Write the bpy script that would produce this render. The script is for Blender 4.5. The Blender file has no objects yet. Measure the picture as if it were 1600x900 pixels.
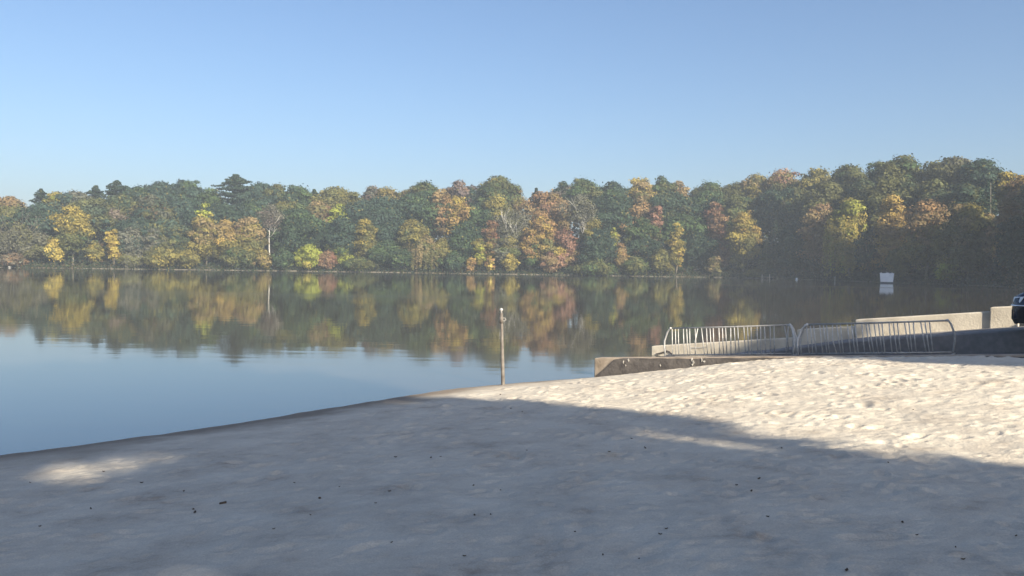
import bpy, bmesh, math, random
import numpy as np
from mathutils import Vector, Matrix

# ------------------------------------------------------------------ camera, sky, sun, exposure
SC = bpy.context.scene
COL = SC.collection
F = 1330.0                      # focal length in pixels of a 1600 px wide picture
EYE = Vector((0.0, 0.0, 2.3))   # water level is z = 0
PITCH = math.radians(-1.49)
ROLL = math.radians(0.89)
SUN_EL = math.radians(28.0)
SUN_H = (0.58, -0.8146)         # horizontal direction towards the sun (behind the viewer, to the right)

cam_d = bpy.data.cameras.new('camera')
cam_d.sensor_width = 36.0
cam_d.lens = 36.0 * F / 1600.0
cam_d.clip_start = 0.05
cam_d.clip_end = 3000.0
cam = bpy.data.objects.new('camera', cam_d)
COL.objects.link(cam)
CAM_R = Matrix.Rotation(math.pi / 2 + PITCH, 3, 'X') @ Matrix.Rotation(ROLL, 3, 'Z')
cam.matrix_world = Matrix.Translation(EYE) @ CAM_R.to_4x4()
SC.camera = cam

world = bpy.data.worlds.new('World')
SC.world = world
world.use_nodes = True
wn = world.node_tree.nodes
wl = world.node_tree.links
bg = wn['Background']
skyn = wn.new('ShaderNodeTexSky')
skyn.sky_type = 'NISHITA'
skyn.sun_disc = False
skyn.sun_elevation = SUN_EL
skyn.sun_rotation = math.atan2(SUN_H[0], SUN_H[1])
skyn.altitude = 200.0
skyn.air_density = 1.0
skyn.dust_density = 3.0
skyn.ozone_density = 4.2
wl.new(skyn.outputs['Color'], bg.inputs['Color'])
bg.inputs['Strength'].default_value = 0.078

sun_d = bpy.data.lights.new('sun', 'SUN')
sun_d.energy = 5.0
sun_d.angle = math.radians(0.8)
sun_d.color = (1.0, 0.885, 0.69)
sun = bpy.data.objects.new('sun', sun_d)
COL.objects.link(sun)
S = Vector((SUN_H[0] * math.cos(SUN_EL), SUN_H[1] * math.cos(SUN_EL), math.sin(SUN_EL))).normalized()
sun.rotation_euler = S.to_track_quat('Z', 'Y').to_euler()
sun.location = S * 60

SC.view_settings.view_transform = 'Standard'
SC.view_settings.look = 'None'
SC.view_settings.gamma = 1.0
SC.view_settings.use_curve_mapping = False
SC.view_settings.exposure = 1.15
SC.render.engine = 'CYCLES'
SC.cycles.use_denoising = True
SC.cycles.max_bounces = 6
SC.cycles.diffuse_bounces = 2
SC.cycles.glossy_bounces = 3
SC.cycles.transmission_bounces = 3
SC.cycles.volume_bounces = 1
SC.cycles.transparent_max_bounces = 8
SC.cycles.sample_clamp_indirect = 6.0

HAZE_DENSITY = 0.0005

# ------------------------------------------------------------------ helpers
rng = np.random.default_rng(7)
random.seed(7)
R90 = CAM_R


def ray(px, py):
    d = CAM_R @ Vector(((px - 800.0) / F, (450.0 - py) / F, -1.0))
    return d / d.y


def at(px, py, D):
    """the point seen at (px, py) of the 1600 x 900 photograph that lies D metres ahead"""
    return EYE + ray(px, py) * D


def link(o, parent=None):
    COL.objects.link(o)
    if parent is not None:
        o.parent = parent
    return o


def tag(o, label=None, cat=None, group=None, kind=None):
    if label: o['label'] = label
    if cat: o['category'] = cat
    if group: o['group'] = group
    if kind: o['kind'] = kind
    return o


def empty(name, loc=(0, 0, 0), rz=0.0):
    o = bpy.data.objects.new(name, None)
    o.empty_display_size = 0.2
    o.location = loc
    o.rotation_euler = (0, 0, rz)
    return link(o)


def np_mesh(name, verts, quads, mat, cols=None, smooth=False):
    me = bpy.data.meshes.new(name)
    nv, nf, k = len(verts), len(quads), quads.shape[1]
    me.vertices.add(nv)
    me.vertices.foreach_set('co', np.ascontiguousarray(verts, dtype=np.float32).ravel())
    me.loops.add(nf * k)
    me.loops.foreach_set('vertex_index', np.ascontiguousarray(quads, dtype=np.int32).ravel())
    me.polygons.add(nf)
    me.polygons.foreach_set('loop_start', np.arange(0, nf * k, k, dtype=np.int32))
    me.polygons.foreach_set('loop_total', np.full(nf, k, dtype=np.int32))
    if smooth:
        me.polygons.foreach_set('use_smooth', np.ones(nf, dtype=bool))
    me.update(calc_edges=True)
    if cols is not None:
        a = me.color_attributes.new('col', 'FLOAT_COLOR', 'POINT')
        c4 = np.ones((nv, 4), dtype=np.float32)
        c4[:, :3] = cols
        a.data.foreach_set('color', c4.ravel())
    me.materials.append(mat)
    return me


def bm_obj(name, bm, mat, parent=None, smooth=False, bevel=0.0):
    if bevel > 0:
        bmesh.ops.bevel(bm, geom=list(bm.edges), offset=bevel, segments=2, affect='EDGES', profile=0.6)
    bmesh.ops.recalc_face_normals(bm, faces=bm.faces)
    me = bpy.data.meshes.new(name)
    bm.to_mesh(me)
    bm.free()
    if smooth:
        for p in me.polygons: p.use_smooth = True
    me.materials.append(mat)
    return link(bpy.data.objects.new(name, me), parent)


def bm_box(bm, x0, x1, y0, y1, z0, z1):
    v = [bm.verts.new(c) for c in ((x0, y0, z0), (x1, y0, z0), (x1, y1, z0), (x0, y1, z0),
                                   (x0, y0, z1), (x1, y0, z1), (x1, y1, z1), (x0, y1, z1))]
    for f in ((0, 3, 2, 1), (4, 5, 6, 7), (0, 1, 5, 4), (1, 2, 6, 5), (2, 3, 7, 6), (3, 0, 4, 7)):
        bm.faces.new([v[i] for i in f])
    return v


def bm_hexa(bm, pts):
    v = [bm.verts.new(c) for c in pts]
    for f in ((0, 3, 2, 1), (4, 5, 6, 7), (0, 1, 5, 4), (1, 2, 6, 5), (2, 3, 7, 6), (3, 0, 4, 7)):
        bm.faces.new([v[i] for i in f])


def bm_tube(bm, pts, rads, n=8, caps=True):
    pts = [Vector(p) for p in pts]
    rings = []
    for i, p in enumerate(pts):
        t = (pts[min(i + 1, len(pts) - 1)] - pts[max(i - 1, 0)]).normalized()
        ref = Vector((1, 0, 0)) if abs(t.x) < 0.8 else Vector((0, 1, 0))
        a = t.cross(ref).normalized(); b = t.cross(a)
        rings.append([bm.verts.new(p + (a * math.cos(2 * math.pi * k / n) + b * math.sin(2 * math.pi * k / n)) * rads[i]) for k in range(n)])
    for r0, r1 in zip(rings, rings[1:]):
        for k in range(n):
            bm.faces.new((r0[k], r0[(k + 1) % n], r1[(k + 1) % n], r1[k]))
    if caps:
        bm.faces.new(rings[0][::-1]); bm.faces.new(rings[-1])


def sstep(a, b, x):
    t = np.clip((x - a) / (b - a), 0, 1)
    return t * t * (3 - 2 * t)


def vnoise(x, y, seed):
    """smooth value noise on the integer lattice"""
    r = np.random.default_rng(seed).random((256, 256)).astype(np.float32)
    xi = np.floor(x).astype(int); yi = np.floor(y).astype(int)
    fx = x - xi; fy = y - yi
    fx = fx * fx * (3 - 2 * fx); fy = fy * fy * (3 - 2 * fy)
    a = r[xi & 255, yi & 255]; b = r[(xi + 1) & 255, yi & 255]
    c = r[xi & 255, (yi + 1) & 255]; d = r[(xi + 1) & 255, (yi + 1) & 255]
    return (a * (1 - fx) + b * fx) * (1 - fy) + (c * (1 - fx) + d * fx) * fy - 0.5


# ------------------------------------------------------------------ materials
def new_mat(name):
    m = bpy.data.materials.new(name)
    m.use_nodes = True
    n, l = m.node_tree.nodes, m.node_tree.links
    return m, n, l, n['Principled BSDF']


def ramp_node(n, stops):
    r = n.new('ShaderNodeValToRGB')
    e = r.color_ramp.elements
    e[0].position, e[0].color = stops[0][0], (*stops[0][1], 1)
    e[1].position, e[1].color = stops[-1][0], (*stops[-1][1], 1)
    for p, c in stops[1:-1]:
        k = e.new(p); k.color = (*c, 1)
    return r


def noisy(name, c0, c1, scale=5.0, rough=0.8, bump=0.0, bump_scale=40.0, metallic=0.0, spec=0.3, detail=6.0):
    m, n, l, p = new_mat(name)
    tc = n.new('ShaderNodeTexCoord')
    t = n.new('ShaderNodeTexNoise'); t.inputs['Scale'].default_value = scale; t.inputs['Detail'].default_value = detail
    l.new(tc.outputs['Object'], t.inputs['Vector'])
    r = ramp_node(n, [(0.32, c0), (0.68, c1)])
    l.new(t.outputs['Fac'], r.inputs['Fac'])
    l.new(r.outputs['Color'], p.inputs['Base Color'])
    p.inputs['Roughness'].default_value = rough
    p.inputs['Metallic'].default_value = metallic
    p.inputs['Specular IOR Level'].default_value = spec
    if bump:
        b = n.new('ShaderNodeBump'); b.inputs['Strength'].default_value = bump; b.inputs['Distance'].default_value = 0.02
        t2 = n.new('ShaderNodeTexNoise'); t2.inputs['Scale'].default_value = bump_scale; t2.inputs['Detail'].default_value = 5
        l.new(tc.outputs['Object'], t2.inputs['Vector'])
        l.new(t2.outputs['Fac'], b.inputs['Height']); l.new(b.outputs['Normal'], p.inputs['Normal'])
    return m


def leaf_mat():
    m, n, l, p = new_mat('foliage')
    a = n.new('ShaderNodeAttribute'); a.attribute_name = 'col'
    p.inputs['Roughness'].default_value = 0.7
    p.inputs['Specular IOR Level'].default_value = 0.15
    l.new(a.outputs['Color'], p.inputs['Base Color'])
    tr = n.new('ShaderNodeBsdfTranslucent')
    l.new(a.outputs['Color'], tr.inputs['Color'])
    mx = n.new('ShaderNodeMixShader'); mx.inputs['Fac'].default_value = 0.22
    l.new(p.outputs['BSDF'], mx.inputs[1]); l.new(tr.outputs['BSDF'], mx.inputs[2])
    l.new(mx.outputs['Shader'], n['Material Output'].inputs['Surface'])
    return m


def sand_mat():
    m, n, l, p = new_mat('sand')
    g = n.new('ShaderNodeNewGeometry')
    t = n.new('ShaderNodeTexNoise'); t.inputs['Scale'].default_value = 1.6; t.inputs['Detail'].default_value = 8
    t.inputs['Roughness'].default_value = 0.7
    l.new(g.outputs['Position'], t.inputs['Vector'])
    r = ramp_node(n, [(0.28, (0.34, 0.29, 0.235)), (0.42, (0.48, 0.43, 0.36)), (0.55, (0.545, 0.495, 0.415)), (0.72, (0.60, 0.55, 0.465))])
    l.new(t.outputs['Fac'], r.inputs['Fac'])
    # grain
    t3 = n.new('ShaderNodeTexNoise'); t3.inputs['Scale'].default_value = 90; t3.inputs['Detail'].default_value = 4
    l.new(g.outputs['Position'], t3.inputs['Vector'])
    gr = n.new('ShaderNodeMapRange'); gr.inputs['From Min'].default_value = 0.3; gr.inputs['From Max'].default_value = 0.7
    gr.inputs['To Min'].default_value = 0.86; gr.inputs['To Max'].default_value = 1.08
    l.new(t3.outputs['Fac'], gr.inputs['Value'])
    mg = n.new('ShaderNodeMix'); mg.data_type = 'RGBA'; mg.blend_type = 'MULTIPLY'; mg.inputs['Factor'].default_value = 1
    l.new(r.outputs['Color'], mg.inputs['A']); l.new(gr.outputs['Result'], mg.inputs['B'])
    # damp strip along the water line
    sp = n.new('ShaderNodeSeparateXYZ'); l.new(g.outputs['Position'], sp.inputs['Vector'])
    t2 = n.new('ShaderNodeTexNoise'); t2.inputs['Scale'].default_value = 0.9; t2.inputs['Detail'].default_value = 4
    l.new(g.outputs['Position'], t2.inputs['Vector'])
    ad = n.new('ShaderNodeMath'); ad.operation = 'MULTIPLY_ADD'
    ad.inputs[1].default_value = -0.16; l.new(t2.outputs['Fac'], ad.inputs[0]); l.new(sp.outputs['Z'], ad.inputs[2])
    mr = n.new('ShaderNodeMapRange'); mr.inputs['From Min'].default_value = -0.045; mr.inputs['From Max'].default_value = 0.05
    mr.inputs['To Min'].default_value = 1; mr.inputs['To Max'].default_value = 0
    l.new(ad.outputs['Value'], mr.inputs['Value'])
    mw = n.new('ShaderNodeMix'); mw.data_type = 'RGBA'
    l.new(mr.outputs['Result'], mw.inputs['Factor']); l.new(mg.outputs['Result'], mw.inputs['A'])
    mw.inputs['B'].default_value = (0.235, 0.195, 0.155, 1)
    l.new(mw.outputs['Result'], p.inputs['Base Color'])
    p.inputs['Roughness'].default_value = 0.9
    p.inputs['Specular IOR Level'].default_value = 0.15
    b = n.new('ShaderNodeBump'); b.inputs['Strength'].default_value = 0.7; b.inputs['Distance'].default_value = 0.012
    t4 = n.new('ShaderNodeTexNoise'); t4.inputs['Scale'].default_value = 34; t4.inputs['Detail'].default_value = 7
    l.new(g.outputs['Position'], t4.inputs['Vector'])
    l.new(t4.outputs['Fac'], b.inputs['Height']); l.new(b.outputs['Normal'], p.inputs['Normal'])
    return m


def water_mat():
    m, n, l, p = new_mat('lake_water')
    g = n.new('ShaderNodeNewGeometry')
    p.inputs['Base Color'].default_value = (0.060, 0.050, 0.040, 1)
    p.inputs['Roughness'].default_value = 0.5
    p.inputs['Specular IOR Level'].default_value = 0.0
    gl = n.new('ShaderNodeBsdfGlossy'); gl.inputs['Color'].default_value = (0.93, 0.95, 0.95, 1)
    mp = n.new('ShaderNodeMapping'); mp.inputs['Scale'].default_value = (0.35, 1.0, 1.0)
    l.new(g.outputs['Position'], mp.inputs['Vector'])
    t = n.new('ShaderNodeTexNoise'); t.inputs['Scale'].default_value = 1.3; t.inputs['Detail'].default_value = 3
    l.new(mp.outputs['Vector'], t.inputs['Vector'])
    b = n.new('ShaderNodeBump'); b.inputs['Strength'].default_value = 0.05; b.inputs['Distance'].default_value = 0.05
    l.new(t.outputs['Fac'], b.inputs['Height'])
    # wind-ruffled lanes: long bands lying across the lake
    mp2 = n.new('ShaderNodeMapping'); mp2.inputs['Scale'].default_value = (0.006, 0.045, 1.0); mp2.inputs['Location'].default_value = (0.4, 0.13, 0)
    l.new(g.outputs['Position'], mp2.inputs['Vector'])
    t2 = n.new('ShaderNodeTexNoise'); t2.inputs['Scale'].default_value = 1.0; t2.inputs['Detail'].default_value = 3
    l.new(mp2.outputs['Vector'], t2.inputs['Vector'])
    mr = n.new('ShaderNodeMapRange'); mr.inputs['From Min'].default_value = 0.5; mr.inputs['From Max'].default_value = 0.66
    mr.inputs['To Min'].default_value = 0.022; mr.inputs['To Max'].default_value = 0.10
    l.new(t2.outputs['Fac'], mr.inputs['Value'])
    sp = n.new('ShaderNodeSeparateXYZ'); l.new(g.outputs['Position'], sp.inputs['Vector'])
    far = n.new('ShaderNodeMapRange'); far.inputs['From Min'].default_value = 80; far.inputs['From Max'].default_value = 170
    far.inputs['To Min'].default_value = 0.015; far.inputs['To Max'].default_value = 0.05
    l.new(sp.outputs['Y'], far.inputs['Value'])
    add = n.new('ShaderNodeMath'); add.operation = 'MAXIMUM'
    l.new(mr.outputs['Result'], add.inputs[0]); l.new(far.outputs['Result'], add.inputs[1])
    l.new(add.outputs['Value'], gl.inputs['Roughness'])
    l.new(b.outputs['Normal'], gl.inputs['Normal'])
    fr = n.new('ShaderNodeFresnel'); fr.inputs['IOR'].default_value = 1.95
    mx = n.new('ShaderNodeMixShader')
    l.new(fr.outputs['Fac'], mx.inputs['Fac'])
    l.new(p.outputs['BSDF'], mx.inputs[1]); l.new(gl.outputs['BSDF'], mx.inputs[2])
    l.new(mx.outputs['Shader'], n['Material Output'].inputs['Surface'])
    return m


def terrain_mat():
    m, n, l, p = new_mat('bank_soil')
    g = n.new('ShaderNodeNewGeometry')
    t = n.new('ShaderNodeTexNoise'); t.inputs['Scale'].default_value = 0.5; t.inputs['Detail'].default_value = 6
    l.new(g.outputs['Position'], t.inputs['Vector'])
    r = ramp_node(n, [(0.35, (0.05, 0.045, 0.025)), (0.65, (0.11, 0.085, 0.045))])
    l.new(t.outputs['Fac'], r.inputs['Fac'])
    sp = n.new('ShaderNodeSeparateXYZ'); l.new(g.outputs['Position'], sp.inputs['Vector'])
    mr = n.new('ShaderNodeMapRange'); mr.inputs['From Min'].default_value = -0.32; mr.inputs['From Max'].default_value = -0.20
    mr.inputs['To Min'].default_value = 1; mr.inputs['To Max'].default_value = 0
    t2 = n.new('ShaderNodeTexNoise'); t2.inputs['Scale'].default_value = 0.09; t2.inputs['Detail'].default_value = 4
    l.new(g.outputs['Position'], t2.inputs['Vector'])
    ad = n.new('ShaderNodeMath'); ad.operation = 'MULTIPLY_ADD'; ad.inputs[1].default_value = -0.75
    l.new(t2.outputs['Fac'], ad.inputs[0]); l.new(sp.outputs['Z'], ad.inputs[2])
    l.new(ad.outputs['Value'], mr.inputs['Value'])
    mx = n.new('ShaderNodeMix'); mx.data_type = 'RGBA'
    l.new(mr.outputs['Result'], mx.inputs['Factor']); l.new(r.outputs['Color'], mx.inputs['A'])
    mx.inputs['B'].default_value = (0.15, 0.135, 0.11, 1)
    l.new(mx.outputs['Result'], p.inputs['Base Color'])
    p.inputs['Roughness'].default_value = 0.95
    return m


M = dict(
    leaf=leaf_mat(), sand=sand_mat(), water=water_mat(), soil=terrain_mat(),
    bark=noisy('bark', (0.09, 0.08, 0.065), (0.18, 0.158, 0.128), 4, 0.9, 0.5, 12),
    pale_bark=noisy('pale_bark', (0.30, 0.29, 0.27), (0.48, 0.47, 0.44), 3, 0.8, 0.3, 10),
    concrete=noisy('concrete', (0.46, 0.41, 0.33), (0.64, 0.58, 0.48), 3.2, 0.9, 0.5, 30),
    concrete_brown=noisy('weathered_concrete', (0.23, 0.185, 0.14), (0.40, 0.33, 0.26), 5, 0.9, 0.5, 26),
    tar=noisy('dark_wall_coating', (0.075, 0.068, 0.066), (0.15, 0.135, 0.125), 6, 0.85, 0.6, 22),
    lime=noisy('lime_spatter', (0.34, 0.32, 0.29), (0.52, 0.50, 0.46), 9, 0.9),
    asphalt=noisy('asphalt', (0.19, 0.185, 0.185), (0.26, 0.25, 0.245), 9, 0.9, 0.6, 120),
    galv=noisy('galvanised_steel', (0.36, 0.355, 0.345), (0.58, 0.57, 0.55), 14, 0.5, metallic=0.3, spec=0.5),
    rail=noisy('weathered_steel', (0.27, 0.265, 0.255), (0.44, 0.43, 0.41), 12, 0.55, metallic=0.3, spec=0.5),
    post=noisy('rusty_post', (0.115, 0.10, 0.088), (0.23, 0.21, 0.188), 9, 0.7, metallic=0.2),
    dark=noisy('dark_rubber', (0.018, 0.018, 0.020), (0.03, 0.03, 0.032), 8, 0.8),
    white=noisy('white_gelcoat', (0.66, 0.68, 0.71), (0.76, 0.77, 0.79), 2, 0.65, spec=0.3),
    navy=noisy('navy_bottom_paint', (0.02, 0.03, 0.06), (0.035, 0.045, 0.08), 4, 0.6),
    scrap=noisy('dead_leaf', (0.045, 0.034, 0.026), (0.11, 0.08, 0.055), 30, 0.8),
    paint=noisy('dark_blue_car_paint', (0.012, 0.016, 0.032), (0.016, 0.022, 0.042), 2, 0.22, spec=0.6),
    chrome=noisy('chrome', (0.7, 0.7, 0.72), (0.8, 0.8, 0.82), 3, 0.12, metallic=1.0),
    lens=noisy('headlight_lens', (0.55, 0.6, 0.66), (0.7, 0.74, 0.8), 20, 0.12, spec=0.8),
    glass=noisy('tinted_glass', (0.015, 0.02, 0.025), (0.025, 0.03, 0.035), 3, 0.05, spec=0.8),
    alloy=noisy('wheel_alloy', (0.4, 0.4, 0.42), (0.5, 0.5, 0.52), 6, 0.35, metallic=0.8),
)

# ------------------------------------------------------------------ lake outline and terrain
FAR = [(1600, 142), (1500, 160), (1385, 178), (1300, 203), (1200, 224), (1100, 232), (1000, 230), (800, 229),
       (600, 228), (400, 223), (200, 212), (0, 204), (-160, 194)]


def shore_D(px):
    p = [q[0] for q in FAR][::-1]; d = [q[1] for q in FAR][::-1]
    return float(np.interp(px, p, d))


LAKE = [(-50, 2), (-20, -5), (-12, 3.5), (-8, 7.7), (-5.95, 9.9), (-3.9, 12.1), (-2.74, 13.65), (-0.84, 16.0), (1.76, 18.0),
        (3.7, 22.6), (12, 26), (25, 37), (45, 62), (66, 95), (80, 125)]
LAKE += [((px - 800) / F * d, d) for px, d in FAR]
LAKE += [(-152, 150), (-140, 95), (-95, 40)]
LAKE = np.array(LAKE, dtype=float)


def lake_sd(x, y):
    """signed distance to the lake outline, positive on land"""
    best = np.full(x.shape, 1e9); inside = np.zeros(x.shape, bool)
    for i in range(len(LAKE)):
        ax, ay = LAKE[i]; bx, by = LAKE[(i + 1) % len(LAKE)]
        ex, ey = bx - ax, by - ay
        t = np.clip(((x - ax) * ex + (y - ay) * ey) / (ex * ex + ey * ey), 0, 1)
        d = np.hypot(x - ax - t * ex, y - ay - t * ey)
        best = np.minimum(best, d)
        c = ((ay > y) != (by > y))
        with np.errstate(divide='ignore', invalid='ignore'):
            xi = ax + (y - ay) * ex / (ey if ey != 0 else 1e-9)
        inside ^= c & (x < xi)
    return np.where(inside, -best, best)


def ground(x, y):
    x = np.asarray(x, float); y = np.asarray(y, float)
    sd = lake_sd(x, y)
    hill = sstep(35, 110, np.hypot(x, y))
    land = 0.22 * sstep(0, 1.6, sd) + 0.5 * sstep(1, 9, sd) + hill * (9.0 * sstep(3, 70, sd) + 3 * vnoise(x / 40, y / 40, 3) * sstep(5, 40, sd))
    bed = -0.5 + 2.2 * np.clip(sd, -1.2, 0)
    z = np.where(sd > 0, land - 0.02, bed)
    near = 1 - sstep(30, 42, np.hypot(x, y))
    return z - 1.6 * near


def ground1(x, y):
    return float(ground(np.array([x]), np.array([y]))[0])


def grid_mesh(name, xs, ys, zfun, mat, smooth=True):
    X, Y = np.meshgrid(xs, ys, indexing='xy')
    Z = zfun(X, Y)
    v = np.stack([X, Y, Z], -1).reshape(-1, 3)
    nx, ny = len(xs), len(ys)
    i = np.arange(ny - 1)[:, None] * nx + np.arange(nx - 1)[None, :]
    q = np.stack([i, i + 1, i + nx + 1, i + nx], -1).reshape(-1, 4)
    return np_mesh(name, v, q, mat, smooth=smooth), X, Y, Z


me, *_ = grid_mesh('terrain', np.concatenate([np.arange(-640, -200, 12), np.arange(-200, 200, 2.5), np.arange(200, 641, 12)]),
                   np.concatenate([np.arange(-300, -40, 12), np.arange(-40, 130, 5.0), np.arange(130, 290, 1.6), np.arange(290, 700, 12)]), ground, M['soil'])
tag(link(bpy.data.objects.new('terrain', me)), kind='structure')

xs = np.array([-420, 420.0]); ys = np.array([-60, 420.0])
me, *_ = grid_mesh('lake', xs, ys, lambda x, y: 0 * x, M['water'], smooth=False)
tag(link(bpy.data.objects.new('lake_water', me)), kind='structure')

# ------------------------------------------------------------------ ramp frame: t runs up the ramp, w across it (far wall at w = 0)
T_AX = Vector((0.82, -0.57, 0)).normalized()
W_AX = Vector((0.57, 0.82, 0)).normalized()
P0 = Vector((3.72, 22.5, 0))


def tw(t, w, z):
    return P0 + T_AX * t + W_AX * w + Vector((0, 0, z))


def to_tw(x, y):
    dx, dy = x - P0.x, y - P0.y
    return dx * T_AX.x + dy * T_AX.y, dx * W_AX.x + dy * W_AX.y


NW = -4.8                                     # camera-side face of the near wall
near_top = lambda t: 0.37 + 0.081 * (t - 0.96)
ramp_z = lambda t: min(-0.09 + 0.101 * t, 1.25)
apron_z = lambda t: float(np.interp(t, [-1, 0, 3.2, 3.9, 5.2, 5.5, 8.17, 9.0, 30], [-0.16, -0.03, 0.35, 0.50, 0.76, 0.81, 1.17, 1.25, 1.3]))

# ------------------------------------------------------------------ sand: broad shape through known points, then footprints
CP = [(-5.95, 9.9, 0), (-3.9, 12.1, 0), (-2.74, 13.65, 0), (-0.84, 16.0, 0), (1.76, 18.0, -0.03), (-8, 7.7, 0), (-12, 3.5, 0), (-20, -5, 0),
      (2.62, 17.4, 0.14), (3.75, 16.6, 0.40), (4.78, 15.9, 0.63), (5.6, 15.35, 0.74), (7.3, 14.1, 0.90), (8.15, 13.55, 0.95), (13, 10.2, 1.15),
      (0, 0, 0.74), (0, 5, 0.62), (4.2, 7, 0.70), (2.4, 8.4, 0.52), (0.5, 12.6, 0.26), (-4.3, 8.5, 0.20), (-6, 2, 0.5), (0, -15, 1.0), (15, 0, 1.05),
      (-15, -12, 0.6), (30, -30, 1.4), (-30, -30, 0.9), (40, 5, 1.3),
      (-8.1, 12.0, -0.5), (-4.9, 15.7, -0.5), (-2.4, 18.5, -0.5), (-13, 9, -0.6), (0.5, 20.5, -0.5)]
CP = np.array(CP, float)


def tps_fit(P):
    n = len(P)
    d = np.hypot(P[:, None, 0] - P[None, :, 0], P[:, None, 1] - P[None, :, 1])
    K = np.where(d > 0, d * d * np.log(d + 1e-9), 0) + np.eye(n) * 0.6
    A = np.zeros((n + 3, n + 3)); A[:n, :n] = K; A[:n, n] = 1; A[:n, n + 1:] = P[:, :2]
    A[n, :n] = 1; A[n + 1:, :n] = P[:, :2].T
    return np.linalg.solve(A, np.concatenate([P[:, 2], np.zeros(3)]))


TW = tps_fit(CP)


def sand_base(x, y):
    z = TW[-3] + TW[-2] * x + TW[-1] * y
    for k in range(len(CP)):
        d2 = (x - CP[k, 0]) ** 2 + (y - CP[k, 1]) ** 2
        z = z + TW[k] * 0.5 * d2 * np.log(d2 + 1e-9)
    return z


def stretch(a, b, step, ends):
    f = np.arange(a, b + 1e-6, step)
    lo, hi = [], []
    s, v = step, a
    while v > ends[0]: s *= 1.25; v -= s; lo.append(v)
    s, v = step, b
    while v < ends[1]: s *= 1.25; v += s; hi.append(v)
    return np.concatenate([lo[::-1], f, hi])


XS = stretch(-6.6, 9.4, 0.023, (-44, 44)); YS = stretch(3.6, 18.4, 0.021, (-44, 26))
foot_rng = np.random.default_rng(21)


def sand_height(X, Y):
    Z = sand_base(X, Y)
    far = np.hypot(X, Y - 8) > 34
    dry = sstep(0.02, 0.22, Z)
    D = np.zeros_like(Z)
    Z = Z + (0.010 * vnoise(X * 1.3, Y * 1.3, 17) + 0.008 * vnoise(X * 4.1, Y * 4.1, 18)) * (~far)
    D += 0.030 * vnoise(X * 0.9, Y * 0.9, 11) + 0.016 * vnoise(X * 2.3, Y * 2.3, 12) + 0.009 * vnoise(X * 5.1, Y * 5.1, 13)
    D += 0.010 * vnoise(X * 11, Y * 11, 14) + 0.004 * vnoise(X * 19, Y * 19, 16)
    # footprints and scuffs
    N = 17000
    fx = foot_rng.uniform(-7, 9.6, N); fy = foot_rng.uniform(3.4, 18.2, N)
    ang = foot_rng.uniform(0, math.pi, N)
    ln = 0.026 + 0.095 * foot_rng.random(N) ** 3.0; wd = ln * foot_rng.uniform(0.45, 0.85, N)
    right = sstep(-3.0, 3.5, fx + 0.25 * (fy - 8))
    dp = ln * foot_rng.uniform(0.04, 0.25, N) * (0.48 + 0.30 * right)
    big = foot_rng.random(N) < .012
    ln = np.where(big, foot_rng.uniform(.10, .17, N), ln); wd = np.where(big, ln * .5, wd); dp = np.where(big, foot_rng.uniform(.012, .028, N), dp)
    for k in range(N):
        r = 2.6 * ln[k]
        i0, i1 = np.searchsorted(XS, fx[k] - r), np.searchsorted(XS, fx[k] + r)
        j0, j1 = np.searchsorted(YS, fy[k] - r), np.searchsorted(YS, fy[k] + r)
        if i1 - i0 < 2 or j1 - j0 < 2: continue
        dx = XS[None, i0:i1] - fx[k]; dy = YS[j0:j1, None] - fy[k]
        c, s = math.cos(ang[k]), math.sin(ang[k])
        q = ((dx * c + dy * s) / ln[k]) ** 2 + ((-dx * s + dy * c) / wd[k]) ** 2
        D[j0:j1, i0:i1] += dp[k] * (-np.exp(-q * 1.6) + 0.42 * np.exp(-(np.sqrt(q) - 1.35) ** 2 * 5))
    Z = Z + D * dry * (~far)
    # the sheet ends behind the near wall and dives under the ramp
    t, w = to_tw(X, Y)
    cut = sstep(NW + 0.05, NW + 0.20, w) * sstep(0.6, 1.0, t)
    lim = near_top(t) + 0.035 + 0.02 * vnoise(X * 3, Y * 3, 15)
    over = (w > NW - 0.5) & (t > 0.6) & (t < 12)
    Z = np.where(over & (Z > lim), lim, Z)
    return Z - cut * 2.2


sand_me, SX, SY, SZ = grid_mesh('sand_beach', XS, YS, sand_height, M['sand'])
tag(link(bpy.data.objects.new('beach_ground', sand_me)), kind='structure')


def sand_z(x, y):
    i = int(np.clip(np.searchsorted(XS, x) - 1, 0, len(XS) - 2)); j = int(np.clip(np.searchsorted(YS, y) - 1, 0, len(YS) - 2))
    a = (x - XS[i]) / (XS[i + 1] - XS[i]); b = (y - YS[j]) / (YS[j + 1] - YS[j])
    return float((SZ[j, i] * (1 - a) + SZ[j, i + 1] * a) * (1 - b) + (SZ[j + 1, i] * (1 - a) + SZ[j + 1, i + 1] * a) * b)


def on_sand(px, py):
    d = ray(px, py); D = 3.0
    while D < 40:
        p = EYE + d * D
        if p.z <= sand_z(p.x, p.y): break
        D += 0.02
    return EYE + d * D


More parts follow.
